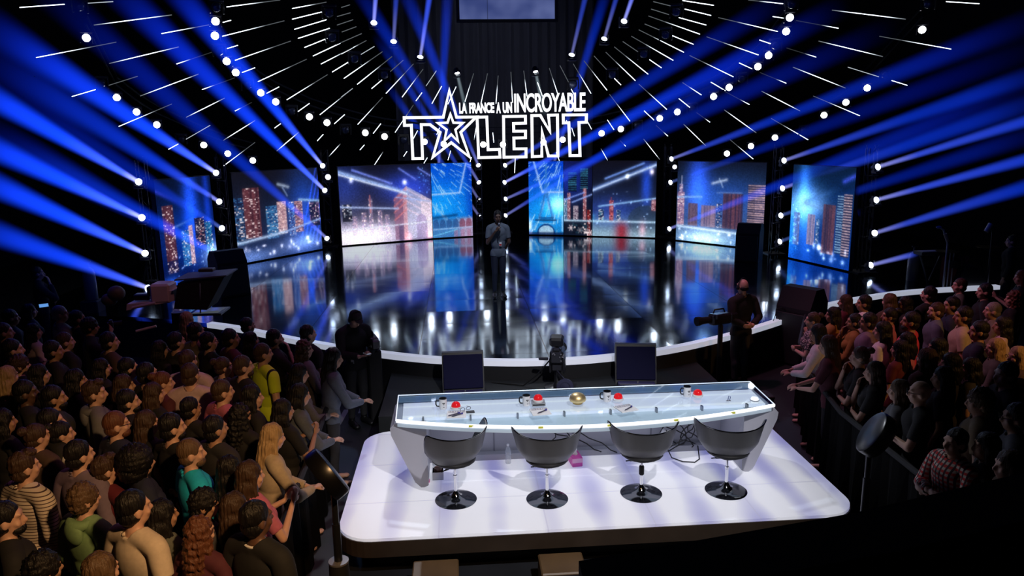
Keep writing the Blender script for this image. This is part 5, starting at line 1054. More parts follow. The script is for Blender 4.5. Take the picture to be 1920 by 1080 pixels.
def get_body(pose, female=False, vox=.0115, hyaw=0, hpitch=0, lean=0.0):
    k = (pose, female, hyaw, hpitch, lean)
    if k in BODIES: return BODIES[k]
    b = body(pose, female, vox, hyaw, hpitch, lean); me = b['me']; me.name = 'person'; me.materials.clear(); me.materials.append(None)
    L, t, z, P = b['lab'], b['t'], b['z'], b['P']
    tor = np.isin(L, ['torso']) | ((L == 'pelvis') & (z > .84)) | ((L == 'thigh') & (z > .84))
    b['tee'] = clothe(b, 'shirt', tor | ((L == 'uarm') & (t < .72)) | ((L == 'neck') & (z < 1.455)), .020)
    b['long'] = clothe(b, 'shirt', tor | (L == 'uarm') | ((L == 'farm') & (t < .95)) | ((L == 'neck') & (z < 1.475)), .024, .007)
    b['pants'] = clothe(b, 'trousers', ((L == 'pelvis') & (z < .98)) | (L == 'thigh') | ((L == 'shin') & (P[:, 2] > .10)), .012)
    b['shoe'] = [clothe(b, 'shoe', ((L == 'foot') | ((L == 'shin') & (P[:, 2] < .12))) & (P[:, 0]*s > 0), .009, 0, 2) for s in (-1, 1)]
    BODIES[k] = b; return b
# ---- hair, all built about the middle of the skull
def hair_mesh(kind):
    m = MB(); am = .006; fr = 55
    def e(c, r, nu=36, nv=24): m.ell(c, r, None, nu, nv)
    if kind == 'short': e((0, -.028, .042), (.086, .098, .100)); e((0, -.045, -.035), (.081, .070, .072)); am = .004
    elif kind == 'quiff': e((0, -.028, .042), (.087, .10, .102)); e((0, -.045, -.035), (.081, .070, .072)); e((0, .03, .115), (.06, .058, .035)); am = .008
    elif kind == 'buzz': e((0, -.022, .030), (.081, .098, .102)); e((0, -.042, -.035), (.078, .068, .062)); am = .001
    elif kind == 'bald': e((0, -.05, -.02), (.079, .062, .045)); am = .002
    elif kind == 'curly': e((0, -.02, .035), (.098, .11, .105)); e((0, -.05, -.03), (.085, .075, .07)); am = .014; fr = 95
    elif kind == 'afro': e((0, -.05, .04), (.150, .145, .145), 48, 32); e((0, -.07, -.06), (.13, .12, .1)); am = .013; fr = 90
    elif kind == 'bun': e((0, -.026, .036), (.087, .10, .100)); e((0, -.05, -.03), (.076, .066, .06)); e((0, -.12, .09), (.05, .048, .045)); am = .004
    elif kind in ('long', 'longcurl', 'bob'):
        e((0, -.022, .042), (.09, .102, .1)); L = -.2 if kind == 'bob' else -.36
        for s in (-1, 1):
            m.cap((s*.066, -.01, .02), (s*.088, -.015, L*.55), .032, .036, 14); m.cap((s*.085, -.02, L*.5), (s*.095, -.02, L), .038, .022, 14)
        m.cap((0, -.06, 0), (0, -.085, L*.6), .07, .074, 18); m.cap((.0, -.085, L*.55), (.0, -.10, L*1.05), .074, .035, 18); m.cap((-.05, -.07, -.05), (-.06, -.09, L), .045, .026); m.cap((.05, -.07, -.05), (.06, -.09, L), .045, .026)
        am = .016 if kind == 'longcurl' else .006; fr = 70 if kind == 'longcurl' else 45
    elif kind == 'pony':
        e((0, -.018, .028), (.085, .098, .098)); e((0, -.045, -.03), (.074, .066, .06)); m.tube([(0, -.1, .05), (0, -.15, .04), (0, -.165, -.04), (0, -.15, -.16), (0, -.14, -.22)], [.025, .034, .036, .03, .008], 12); am = .005
    V = np.concatenate(m.v)
    if kind in ('long', 'longcurl', 'bob'):
        me0 = remesh(m, .012, 3); P = varr(me0); n = narr(me0)
        st = np.sin(np.arctan2(P[:, 0], P[:, 1])*26+vn(P, 20)*2)*.0035; P = P+n*(am*vn(P, fr)+st)[:, None]
        me0.vertices.foreach_set('co', P.ravel()); me0.update(); me0.name = 'hair'; me0.materials.clear(); me0.materials.append(None); return me0
    me = m.mesh('hair', True); P = varr(me); n = narr(me); P = P+n*(am*vn(P, fr)+am*.5*vn(P, fr*2.3, 3))[:, None]
    me.vertices.foreach_set('co', P.ravel()); me.update(); me.materials.append(None); me.polygons.foreach_set('use_smooth', [True]*len(me.polygons)); return me
HAIR = {}
def get_hair(k):
    if k not in HAIR: HAIR[k] = hair_mesh(k)
    return HAIR[k]
def skin_mat(nm, c):
    if nm in MATS: return MATS[nm]
    m = mat(nm, c, .5, noise=.06, nscale=25); nt = m.node_tree; b = nt.nodes['Principled BSDF']; src = b.inputs['Base Color'].links[0].from_socket
    a = nt.nodes.new('ShaderNodeAttribute'); a.attribute_name = 'paint'; x = nt.nodes.new('ShaderNodeMix'); x.data_type = 'RGBA'; x.blend_type = 'MULTIPLY'; x.inputs[0].default_value = 1
    nt.links.new(src, x.inputs[6]); nt.links.new(a.outputs['Color'], x.inputs[7]); nt.links.new(x.outputs[2], b.inputs['Base Color'])
    b.inputs['Subsurface Weight'].default_value = 0.0; return m
SK = {'l': skin_mat('skin_light', (.56, .33, .24, 1)), 't': skin_mat('skin_tan', (.40, .22, .14, 1)), 'd': skin_mat('skin_dark', (.10, .05, .032, 1))}
def hair_mat(nm, c):
    m = mat('hair_'+nm, c, .5, spec=.35, noise=.55, nscale=60); nt = m.node_tree
    for n in nt.nodes:
        if n.type == 'TEX_NOISE':
            mp = nt.nodes.new('ShaderNodeMapping'); mp.inputs['Scale'].default_value = (1, 1, .12); src = n.inputs['Vector'].links[0].from_socket; nt.links.new(src, mp.inputs[0]); nt.links.new(mp.outputs[0], n.inputs['Vector']); bp = nt.nodes.new('ShaderNodeBump'); bp.inputs['Strength'].default_value = .8; bp.inputs['Distance'].default_value = .02; nt.links.new(n.outputs['Fac'], bp.inputs['Height']); nt.links.new(bp.outputs['Normal'], nt.nodes['Principled BSDF'].inputs['Normal'])
    return m
HR_ = {'k': hair_mat('black', (.006, .005, .005, 1)), 'b': hair_mat('brown', (.045, .024, .014, 1)), 'r': hair_mat('reddish', (.11, .04, .02, 1)), 'y': hair_mat('blonde', (.36, .24, .12, 1)), 'g': hair_mat('grey', (.22, .2, .19, 1)), 'm': hair_mat('chestnut', (.10, .058, .03, 1))}
CL = {'black': (.008, .008, .009), 'navy': (.010, .014, .035), 'charcoal': (.03, .03, .034), 'grey': (.13, .13, .14), 'white': (.62, .6, .58), 'pinkw': (.5, .36, .38), 'violet': (.16, .12, .17), 'burg': (.07, .012, .022), 'red': (.42, .015, .02), 'pink': (.62, .04, .11), 'rose': (.45, .12, .2), 'must': (.30, .15, .03),
      'teal': (.005, .42, .66), 'yellow': (.50, .55, .03), 'green': (.17, .29, .13), 'khaki': (.16, .13, .09), 'beige': (.42, .34, .24), 'brown': (.06, .035, .025), 'blueg': (.10, .12, .16), 'tan': (.20, .14, .08), 'dgreen': (.10, .11, .09), 'cream': (.55, .46, .36)}
def cloth(k):
    if k in ('striped', 'plaid', 'greyband', 'yellowstripe', 'patterned'): return special_cloth(k)
    return mat('cloth_'+k, CL[k]+(1,), .85, noise=.18, nscale=35, bump=.08)
def special_cloth(k):
    nm = 'cloth_'+k
    if nm in MATS: return MATS[nm]
    m = mat(nm, (.5, .5, .5, 1), .85); nt = m.node_tree; b = nt.nodes['Principled BSDF']; N = nt.nodes.new; L = nt.links.new
    tc = N('ShaderNodeTexCoord'); sp = N('ShaderNodeSeparateXYZ'); L(tc.outputs['Object'], sp.inputs[0])
    def step(sock, mul, lo, base):
        a = N('ShaderNodeMath'); a.operation = 'MULTIPLY'; a.inputs[1].default_value = mul; L(sock, a.inputs[0]); f_ = N('ShaderNodeMath'); f_.operation = 'FRACT'; L(a.outputs[0], f_.inputs[0]); g = N('ShaderNodeMath'); g.operation = 'GREATER_THAN'; g.inputs[1].default_value = lo; L(f_.outputs[0], g.inputs[0]); return g.outputs[0]
    def mixc(f_, c0, c1):
        x = N('ShaderNodeMix'); x.data_type = 'RGBA'; L(f_, x.inputs[0])
        for i_, c in ((6, c0), (7, c1)):
            if isinstance(c, tuple): x.inputs[i_].default_value = c+(1,)
            else: L(c, x.inputs[i_])
        return x.outputs[2]
    if k == 'striped': out = mixc(step(sp.outputs[2], 38, .74, 0), (.56, .48, .40), (.06, .03, .03))
    elif k == 'plaid':
        o1 = mixc(step(sp.outputs[2], 22, .5, 0), (.55, .03, .03), (.5, .42, .38)); o2 = mixc(step(sp.outputs[0], 22, .6, 0), o1, (.05, .02, .03)); out = o2
    elif k == 'patterned':
        v = N('ShaderNodeTexVoronoi'); v.inputs['Scale'].default_value = 40; L(tc.outputs['Object'], v.inputs['Vector']); g = N('ShaderNodeMath'); g.operation = 'GREATER_THAN'; g.inputs[1].default_value = .45; L(v.outputs['Distance'], g.inputs[0]); out = mixc(g.outputs[0], (.45, .38, .36), (.05, .04, .05))
    elif k == 'greyband':
        g1 = N('ShaderNodeMath'); g1.operation = 'LESS_THAN'; g1.inputs[1].default_value = 1.16; L(sp.outputs[2], g1.inputs[0]); o1 = mixc(step(sp.outputs[2], 40, .5, 0), (.03, .03, .03), (.3, .28, .24)); out = mixc(g1.outputs[0], (.022, .021, .022), o1)
    else:
        a = N('ShaderNodeMath'); a.operation = 'ABSOLUTE'; L(sp.outputs[0], a.inputs[0]); g1 = N('ShaderNodeMath'); g1.operation = 'COMPARE'; g1.inputs[1].default_value = .205; g1.inputs[2].default_value = .016; L(a.outputs[0], g1.inputs[0]); out = mixc(g1.outputs[0], (.62, .80, .03), (.01, .01, .01))
    L(out, b.inputs['Base Color']); return m
HOODM = MB(); HOODM.tube([(.085*math.sin(a)*(1.15), -.03-.075*math.cos(a), 1.475-.02*math.cos(a)) for a in np.linspace(-2.3, 2.3, 17)], [.02+.026*math.cos(a/1.6)**2 for a in np.linspace(-2.3, 2.3, 17)], 10).ell((0, -.115, 1.40), (.10, .045, .10))
HOOD = HOODM.mesh('hood', True); HOOD.materials.append(None)
bm_ = MB().ell((0, .046, -.082), (.060, .052, .043), None, 22, 14); BEARD = bm_.mesh('beard', True); BP = varr(BEARD); BP[:, 1] = np.where(BP[:, 2] > -.05, BP[:, 1]-.012, BP[:, 1]); BEARD.vertices.foreach_set('co', BP.ravel()); BEARD.materials.append(None)
gm = MB()
for s in (-1, 1): gm.tube([(s*.034+.025*math.cos(a), .104, .002+.019*math.sin(a)) for a in np.linspace(0, 2*PI, 15)], .0025, 6); gm.tube([(s*.058, .10, .006), (s*.08, .0, .004)], .0025, 6)
gm.tube([(-.01, .108, .004), (.01, .108, .004)], .0025, 6)
SPEC = gm.mesh('eyeglasses'); SPEC.materials.append(BLACK)
WATCH = MB().lathe([(.031, -.012), (.034, -.01), (.034, .01), (.031, .012)], n=18).mesh('watch'); WATCH.materials.append(CHROME)
def add(root, me, m=None, mtx=None, name=None):
    o = bpy.data.objects.new(name or me.name.split('.')[0], me); COL.objects.link(o); o.parent = root
    if m is not None: setmat(o, m)
    if mtx is not None: o.matrix_local = mtx
    return o
def person(loc, yaw, s, pose, fem, skin, hair, hc, top, style, label, group=None, pants='navy', extra='', hyaw=0, hpitch=0, lean=0.0, vox=.0115, shoes=False):
    b = get_body(pose, fem, vox, hyaw, hpitch, lean); o = bpy.data.objects.new('person', b['me']); COL.objects.link(o); setmat(o, SK[skin])
    o.location = loc; o.rotation_euler = (0, 0, yaw); o.scale = (s, s, s); tag(o, label, 'person', group)
    Hm = b['Hm'] @ Matrix.Translation(Vector(HC))
    if hair: add(o, get_hair(hair), HR_[hc], Hm)
    add(o, b['long' if style in ('long', 'hood') else 'tee'], cloth(top)); add(o, b['pants'], cloth(pants))
    if style == 'hood': add(o, HOOD, cloth(top), b['Lm'])
    if 'B' in extra: add(o, BEARD, HR_[hc], Hm)
    if 'G' in extra: add(o, SPEC, None, Hm)
    if shoes:
        for x in b['shoe']: add(o, x, mat('shoe_black', (.008, .008, .009, 1), .4))
    return o
# ------------------------------------------------------------------ performer and crew
q = PZ(936, 556, ZS)
pr = person((q[0], q[1], ZS), PI+.06, 1.02, 'mic', False, 'd', 'short', 'k', 'blueg', 'tee', 'person on stage in grey t-shirt and jeans holding a microphone', None, 'navy', hpitch=-.05, vox=.0085, shoes=True)
pr.scale = (.90, .94, 1.03)
wq = np.array(POSES['mic'][1][1]); mc = empty('microphone', (0, 0, 0)); tag(mc, 'black hand microphone held to the mouth of the person on stage', 'microphone')
MW = Matrix.Translation((q[0], q[1], ZS)) @ Matrix.Rotation(PI+.06, 4, 'Z') @ Matrix.Diagonal((.90, .94, 1.03, 1))
hd = np.array((-.45, .15, .55)); hd /= np.linalg.norm(hd); pa = wq+hd*.075+np.array([-.02, -.0, .0])
mc.matrix_world = MW @ Matrix.Translation(Vector(pa)) @ Euler((.25, -.12, 0)).to_matrix().to_4x4()
MB().cyl((0, 0, -.11), (0, 0, .06), .012, .019, 14).build('barrel', SATIN, mc, 40); MB().ell((0, 0, .085), (.026, .026, .03)).build('grille_ball', GREYMET, mc, True)
MB().cyl((0, 0, .052), (0, 0, .062), .021, n=14).build('ring', CHROME, mc)
tg = empty('name_badge'); tag(tg, 'small white and red badge hanging on the chest of the person on stage', 'badge'); tg.matrix_world = MW @ Matrix.Translation((-.035, .152, 1.10))
MB().box((0, 0, 0), (.055, .004, .085)).build('card', PAPER, tg); MB().box((0, .003, -.015), (.05, .003, .03)).build('red_field', mat('badge_red', (.6, .02, .02, 1), .5), tg); MB().tube([(0, 0, .04), (.03, -.01, .2), (.06, -.05, .34)], .003, 5).build('lanyard', BLACK, tg)
# cameraman at the left, looking at his phone
q = PZ(657, 590, 1.66); g = (q[0]+.02, q[1]+.05)
cl_ = person((g[0], g[1], 0), -2.5, 1.0, 'phone', False, 'l', 'buzz', 'k', 'black', 'long', 'person in black sweater and cap looking at a phone beside the stage', None, 'charcoal', hpitch=-.55, vox=.0095, shoes=True)
Hm = get_body('phone', False, .0095, 0, -.55)['Hm'] @ Matrix.Translation(Vector(HC))
cp = MB(); cp.ell((0, -.01, .06), (.086, .104, .065)); cp.ell((0, .09, .05), (.06, .07, .012)); add(cl_, cp.mesh('cap', True), mat('cap_felt', (.02, .02, .022, 1), .9), Hm)
hp_ = MB().tube([(.09*math.sin(a), -.01, .02+.12*math.cos(a)) for a in np.linspace(-1.5, 1.5, 13)], .008, 6); hp_.ell((-.088, 0, -.005), (.02, .035, .04)).ell((.088, 0, -.005), (.02, .035, .04)); HPM = hp_.mesh('headset', True); add(cl_, HPM, BLACK, Hm)
MWc = cl_.matrix_basis.copy(); ph = empty('phone'); tag(ph, 'small phone in the hands of the person in the cap', 'phone'); ph.matrix_world = Matrix.Translation(cl_.location) @ Matrix.Rotation(cl_.rotation_euler.z, 4, 'Z') @ Matrix.Translation((0, .36, 1.145)); MB().box((0, 0, 0), (.075, .14, .01), bev=.004).build('case', BLACK, ph); MB().box((0, 0, .0055), (.066, .125, .001)).build('display', mat('phone_glow', (.1, .1, .12, 1), .1, emit=(.5, .6, .8, 1), es=.3), ph)
def shoulder_camera(loc, rz, label):
    r = empty('shoulder_camera', loc, (0, 0, rz)); tag(r, label, 'camera')
    MB().box((0, 0, .0), (.14, .34, .16), bev=.025).box((0, -.22, .0), (.12, .14, .14), bev=.02).build('body', SATIN, r)
    MB().lathe([(.045, 0), (.05, .02), (.052, .16), (.066, .2), (.066, .25), (.05, .25)], (0, .16, .0), 20, Euler((-PI/2, 0, 0)).to_matrix()).build('lens', BLACK, r, 40)
    MB().box((-.10, .1, .06), (.08, .14, .07), bev=.015).build('viewfinder', SATIN, r); MB().tube([(0, -.08, .09), (0, -.06, .14), (0, .1, .14), (0, .12, .09)], .012, 8).build('handle', SATIN, r, True); MB().box((.075, 0, .01), (.005, .12, .05)).build('side_plate', GREYMET, r)
    return r
q = PY(697, 640, 10.5); shoulder_camera((q[0], 10.55, q[2]), .3, 'black camera resting by the stage lip beside the person in the cap')
MB().box((0, 0, -q[2]/2-.06), (.2, .3, q[2]-.12-.0), bev=.02).build('stand', BLACK, [o for o in COL.objects if o.name.startswith('shoulder_camera')][-1])
tg = empty('key_bunch'); tag(tg, 'bunch of pale keys at the hip of the person in the cap', 'keys'); tg.matrix_world = Matrix.Translation(PY(660, 675, g[1]-.17)); MB().box((0, 0, 0), (.03, .006, .06)).box((.02, 0, -.03), (.014, .005, .05)).build('keys', GREYMET, tg); MB().lathe([(.012, -.002), (.016, 0), (.012, .002)], (0, 0, .04), 14).build('ring', CHROME, tg)
# cameraman at the right, seen from behind
q = PZ(1393, 541, 1.63); g2 = (q[0], q[1])
cr_ = person((g2[0], g2[1], 0), .32, 1.02, 'behind', False, 'l', 'bald', 'k', 'black', 'long', 'person in black with headset seen from behind, hands folded at the back', None, 'charcoal', vox=.0095, shoes=True)
Hm = get_body('behind', False, .0095)['Hm'] @ Matrix.Translation(Vector(HC)); add(cr_, HPM, BLACK, Hm)
sc_ = MB().tube([(.072*math.sin(a), .01+.07*math.cos(a), -.135+.012*math.sin(a*3)) for a in np.linspace(0, 2*PI, 25)], .022, 8); add(cr_, sc_.mesh('scarf', True), special_cloth('patterned'), Hm)
q = PY(1352, 597, 11.2); rr = shoulder_camera((q[0]-.02, 11.2, q[2]), 1.9, 'black camera on a stand left of the person with headset'); rr.scale = (1.1, 1.1, 1.1)
MB().box((0, -.02, -q[2]/2/1.1-.04), (.07, .07, q[2]/1.1-.1), bev=.02).build('stand', BLACK, rr)
st_ = empty('low_stool', PZ(1372, 712, .0)); st_.location.y = 10.0; st_.location.x = 3.0; tag(st_, 'small dark stool behind the right end of the jury desk', 'stool'); MB().box((0, 0, .34), (.34, .3, .04), bev=.01).build('seat', mat('stool_brown', (.02, .013, .01, 1), .6), st_)
for sx in (-1, 1):
    for sy in (-1, 1): MB().box((sx*.14, sy*.12, .16), (.04, .04, .32)).build('leg', BLACK, st_)
# ------------------------------------------------------------------ the crowd
# pixel of the head, build, hair, hair colour, top, style, pose, facing, extra, words
LEFT = """112 588|m buzz g khaki long stand 62 G|person in beige jacket and glasses at the far left back
70 512|m short k black long chin 60|person standing apart in the dark behind the left crowd, hand at chin
8 622|m short b charcoal tee stand 70|person in charcoal at the left edge, level with the beige jacket
24 655|m short k black tee stand 60|person in black, second from the left edge near the back
62 622|f long k pinkw tee stand 50|person in pale pink top at the far left
100 657|m short k black tee stand 62|person in black just before the pale pink top at the far left
122 640|m short b black tee stand 55|person in black just right of the pale pink top at the far left
36 684|f curly b black tee stand 60|person in black, third head down along the left edge
73 702|f bob k black long stand 60|person in long black sleeves right of the brown top at the left edge
14 706|f long y brown long stand 30|person in brown top at the left edge with hair over the back
48 735|m short k black tee stand 70 D|person in black turned right near the left edge, below the brown top
101 745|m short k greyband long stand 64 B|person in dark top with banded hem left of the grey hood
142 712|f bob k black long stand 66|person in long black sleeves just above the grey hood
177 736|m quiff b grey hood stand 68|person in grey hooded jacket in the left crowd
168 612|m curly k black long photo 60 P|person in black raising a photo camera in the left crowd
232 722|f bob b black tee stand 60|person in black t-shirt, upper of two between grey hood and burgundy top
240 752|m short k black long stand 66 B|person in long black sleeves, lower of two right of the grey hood
288 738|f long b black tee stand 50|person in black with long hair left of the pink grey shirt
275 700|m short k black tee stand 40|person in black left of the burgundy top at mid left
306 716|f bun r burg tee stand 66|person in burgundy t-shirt left of the two pale shirts
352 676|m short b pinkw tee stand 20|person in white t-shirt seen from behind, behind the pink grey shirt
357 702|m short b pinkw long stand 18|person in pink grey long shirt seen from behind at mid left
416 733|m buzz b rose long stand 55|person in rose shirt right of the pink grey shirt
455 686|m buzz b black tee stand 64 B|person in black t-shirt just left of the yellow t-shirt
418 687|f bun b charcoal tee stand 50|person in charcoal top two heads left of the yellow t-shirt
492 662|m buzz b yellowstripe tee stand 58|person in yellow t-shirt with black stripe
472 744|f long k black tee stand 66|person in black just below the yellow t-shirt
548 702|f long k grey long lean 62|person in grey leaning on the left barrier with arms stretched, second from the stage
548 742|f long k blueg long lean 64|person in blue grey leaning on the left barrier, third from the stage
530 770|f bob k black tee clap 60|person in black t-shirt with joined hands at the left barrier
570 655|f longcurl m grey long folded 62|person in grey cardigan with folded arms by the left barrier
612 672|f long k blueg long lean 66|person in blue grey leaning on the barrier nearest the person in the cap
577 626|m short k black tee stand 60|person in black against the stage lip, nearest the person in the cap
515 634|m short k black tee chin 60 B|person in black with hand at chin against the stage lip
391 640|m short k black tee stand 62 G|person in black with glasses under the prompter camera
432 634|m short k burg tee stand 60|person in burgundy t-shirt near the stage lip
470 638|f bob k black tee stand 55|person in black right of the burgundy t-shirt near the stage lip
464 610|f short k black tee stand 50|person in black whose head covers the white stage lip
367 622|m short k khaki tee stand 40|person in khaki under the prompter camera, front one
350 600|f long y khaki tee stand 10|person in khaki seen from behind right under the prompter camera
217 795|m buzz r navy long stand 58 GB|person in navy jacket with glasses below the grey hood
275 793|f long b black tee stand 52|person in black t-shirt between the navy jacket and the black shirt behind teal
322 800|m short k black tee stand 60 B|person in black t-shirt just behind the teal t-shirt
403 803|m short k greyband long stand 52|person in dark sweater with banded sleeves right of the teal t-shirt
357 765|f short k black tee stand 40|person in black just below the pink grey shirt
450 780|f longcurl k black tee stand 40|person in black left of the beige top at the left barrier
494 822|f long y beige long lean 56|person in beige top leaning with both arms on the left barrier
115 812|f bun k white tee stand 60|person in white t-shirt at the left, above the grey violet shirt
68 818|f bun b brown long clap 40|person in brown with raised hands left of the white t-shirt
148 852|m short k violet long stand 40|person in grey violet long shirt at the lower left
45 875|m quiff b striped long stand 42|person in white shirt with thin dark stripes
197 880|m quiff b red tee stand 46 S|person in red vest at the lower left beside the folded navy jacket
262 866|f afro k navy long folded 60|person in navy jacket with folded arms left of the teal t-shirt
357 848|m buzz m teal tee stand 66 B|person in teal t-shirt
468 892|f long b rose tee clap 56|person in rose top clapping beside the drum head pole
157 935|m curly m green hood stand 42 S|person in green hooded top
12 972|m short k black tee stand 66 B|person in black t-shirt at the lower left edge
250 952|m short k cream tee stand 40|person in cream t-shirt seen from behind at the bottom
304 966|f long k dgreen tee stand 50|person in dark green looking up right of the cream t-shirt
382 944|f curly k charcoal tee stand 70 G|person in charcoal with glasses below the teal t-shirt
440 952|f long b black tee stand 50|person in black left of the clapping rose top
374 1000|f longcurl r burg tee stand 36|person in burgundy with long hair over the back at the bottom
480 972|m short k black long stand 44 DC|person in black suit with thin white collar at the bottom
80 1068|f curly k black tee stand 40|person in black cut by the bottom edge, below the striped shirt
188 1072|f bob m brown tee stand 30|person in brown cut by the bottom edge, below the green hood
20 595|m short k black tee stand 60|person in black at the left edge, back row
55 583|f bob k black tee stand 60|person in black in the back row left of the beige jacket
145 597|m short k black tee stand 55|person in black in the back row right of the beige jacket
205 640|m short k brown tee stand 55|person in brown t-shirt before the one raising a photo camera
300 655|f bob k black tee stand 50|person in black under the pale camera body
240 690|m short k black tee stand 50|person in black two heads left of the burgundy top at mid left
330 640|m short k charcoal tee stand 45|person in charcoal beside the pedestal of the prompter camera
190 690|f long k black tee stand 55|person in black with long hair above the grey hood, right side
95 790|m short k black tee stand 60|person in black above the white t-shirt at the left
5 790|f bob k black tee stand 50|person in black at the left edge above the striped shirt
430 880|f long k black long stand 50|person in long black sleeves between the teal and the rose tops"""
RIGHT = """1524 600|f bun b patterned tee folded 66|person with patterned scarf and folded arms at the stage end of the right barrier
1562 590|f bob k must long clap 60|person in mustard sweater with raised hands by the right barrier
1585 566|f long b red tee stand 60|person in red t-shirt before the white stage lip at the right
1620 568|m short k white tee stand 66|person in white t-shirt at the back right
1602 603|f short k must long chin 62|person in mustard sweater with hand at chin
1628 603|m short k violet long stand 66 G|person in grey violet shirt and glasses in the right crowd
1668 565|f long m brown tee stand 20|person in brown top seen from behind before the stage lip at the right
1697 570|f long k black tee stand 70|person in black just right of the brown top seen from behind
1742 552|m short k black long stand 40|person in long black sleeves before the stage lip at the far right
1668 592|f bun k rose tee stand 66|person in rose top left of the bright pink t-shirt
1708 602|m short k pink tee clap 62 B|person in bright pink t-shirt clapping
1756 582|m buzz b blueg long stand 70 B|person in blue grey shirt right of the bright pink t-shirt
1800 535|m buzz b dgreen tee stand 70|person in grey green t-shirt at the back right
1846 546|m short k black tee stand 74|person in black just right of the grey green t-shirt
1862 582|m buzz g khaki long folded 60|person in khaki jacket with folded arms at the right
1806 592|m short k beige tee stand 68|person in beige t-shirt in the right crowd
1784 572|m short k navy tee stand 70|person in navy between the blue grey shirt and the beige t-shirt
1546 625|f bob k white long lean 60|person in white sleeves leaning on the right barrier
1566 648|f long b burg tee lean 56|person in burgundy leaning on the right barrier
1688 655|f long k red tee stand 40|person in red top below the bright pink t-shirt
1613 668|f bun b black tee chin 66|person in black with bare arms and hands at the chin, nearer the stage of two
1640 697|f long b black tee chin 60|person in black with hand at the chin, behind the other on the right barrier
1686 732|f long m grey tee folded 58|person in grey top with folded arms at the right barrier
1726 735|m  k black tee folded 66 GW|person in black shirt with glasses and white watch at the right barrier
1758 652|f long k black tee chin 70|person in black with hand at the face below the beige t-shirt
1782 682|f bob k black tee stand 66|person in black below the one with hand at the face
1738 672|f long b charcoal tee stand 30|person in charcoal seen from behind right of the red top
1768 708|f long k black tee stand 60|person in black top with bare neck, behind the white watch
1866 652|f long y dgreen long clap 74 G|person in dark green with glasses, lit warm at the right
1908 668|f long y brown long stand 80 G|person in brown with glasses at the right edge, lit warm
1886 702|m short k charcoal tee stand 90|person in charcoal t-shirt below the warm lit pair at the right edge
1838 752|m curly m tan tee stand 66|person in tan top at the lower right
1905 782|m short k grey tee stand 70 G|person in pale grey t-shirt and glasses at the right edge
1792 828|m short k plaid long folded 100 S|person in red checked shirt leaning at the lower right
1850 836|f long k black tee stand 70|person in black right of the red checked shirt
1892 872|f long b brown tee stand 72|person in brown at the lower right edge
1900 560|f longcurl r black tee stand 60|person in black at the right edge level with the khaki jacket
1897 452|m short k black long stand 66|person standing tall in black at the far right back
1915 520|f long r black tee clap 70|person in black raising an arm at the right edge
1836 620|m short k navy tee stand 66|person in navy between the beige t-shirt and the khaki jacket
1880 610|f long k pinkw tee stand 64|person in pale pink below the khaki jacket
1820 690|f bob k charcoal tee stand 66|person in charcoal below the beige t-shirt
1700 640|f bob k rose tee stand 60|person in rose top above the red top
1655 620|f long k white tee stand 62|person in white top behind the red top, left of the bright pink t-shirt
1905 730|f bob k black tee stand 66|person in black at the right edge above the pale grey t-shirt"""
rp = np.random.default_rng(5); placed = []
for side, txt in ((1, LEFT), (-1, RIGHT)):
    for line in txt.split('\n'):
        xy, sp, lb = line.split('|'); px, py = map(float, xy.split()); k = sp.split(' '); 
        fem = k[0] == 'f'; s = (.945 if fem else 1.0)*rp.uniform(.97, 1.03)
        if 'S' in (k[7] if len(k) > 7 else ''): s *= .95
        if py < 530: s *= 1.04
        hair, hc, top, style, pose = k[1], k[2], k[3], k[4], k[5]; ang = float(k[6]); ex = k[7] if len(k) > 7 else ''
        sk_ = 'd' if 'D' in ex else ('t' if hc == 'k' and rp.random() < .5 else 'l')
        q = PZ(px, py, 1.635*s); hy = -side*.22 if pose in ('stand', 'clap') else 0
        yaw = -side*math.radians(ang+rp.uniform(-5, 5))-hy
        o = person((q[0], q[1], 0), yaw, s, pose, fem, sk_, hair, hc, top, style, lb, 'audience on the left' if side > 0 else 'audience on the right', ['navy', 'black', 'charcoal'][int(rp.integers(3))], ex, hyaw=hy, lean=.12 if pose == 'lean' else 0.0)
        placed.append((q[0], q[1], lb, o))
        if 'C' in ex:
            b = get_body(pose, fem, .0115, hy, 0, 0.0); add(o, MB().tube([(.078*math.sin(a), -.012+.072*math.cos(a), 1.462+.012*math.cos(a+PI)) for a in np.linspace(0, 2*PI, 25)], .009, 6).mesh('collar', True), cloth('white'))
        if 'W' in ex:
            b = get_body(pose, fem, .0115, hy, 0, 0.0); wr = Vector(POSES[pose][1][1]); add(o, WATCH, None, Matrix.Translation(wr) @ Euler((0, PI/2, .1)).to_matrix().to_4x4())
        if 'P' in ex:
            r = empty('photo_camera'); tag(r, 'small black photo camera raised by a person in black in the left crowd', 'camera'); r.matrix_world = Matrix.Translation(o.location) @ Matrix.Rotation(yaw, 4, 'Z') @ Matrix.Translation((0, .26, 1.60)); MB().box((0, 0, 0), (.13, .06, .09), bev=.01).box((0, 0, .05), (.05, .05, .03), bev=.008).build('body', SATIN, r); MB().lathe([(.035, 0), (.035, .1), (.04, .12), (.03, .12)], (0, .02, 0), 18, Euler((-PI/2, 0, 0)).to_matrix()).build('lens', BLACK, r, 40)
q = PZ(82, 573, 1.5); r = empty('glowing_phone', (q[0], q[1], 1.5), (.9, 0, .6)); tag(r, 'small glowing phone screen held up in the dark at the far left', 'phone'); MB().box((0, 0, 0), (.14, .07, .01), bev=.003).build('case', BLACK, r); MB().box((0, 0, .006), (.13, .06, .001)).build('display', mat('phone_blue', (.1, .1, .1, 1), .2, emit=(.15, .4, .9, 1), es=.8), r)
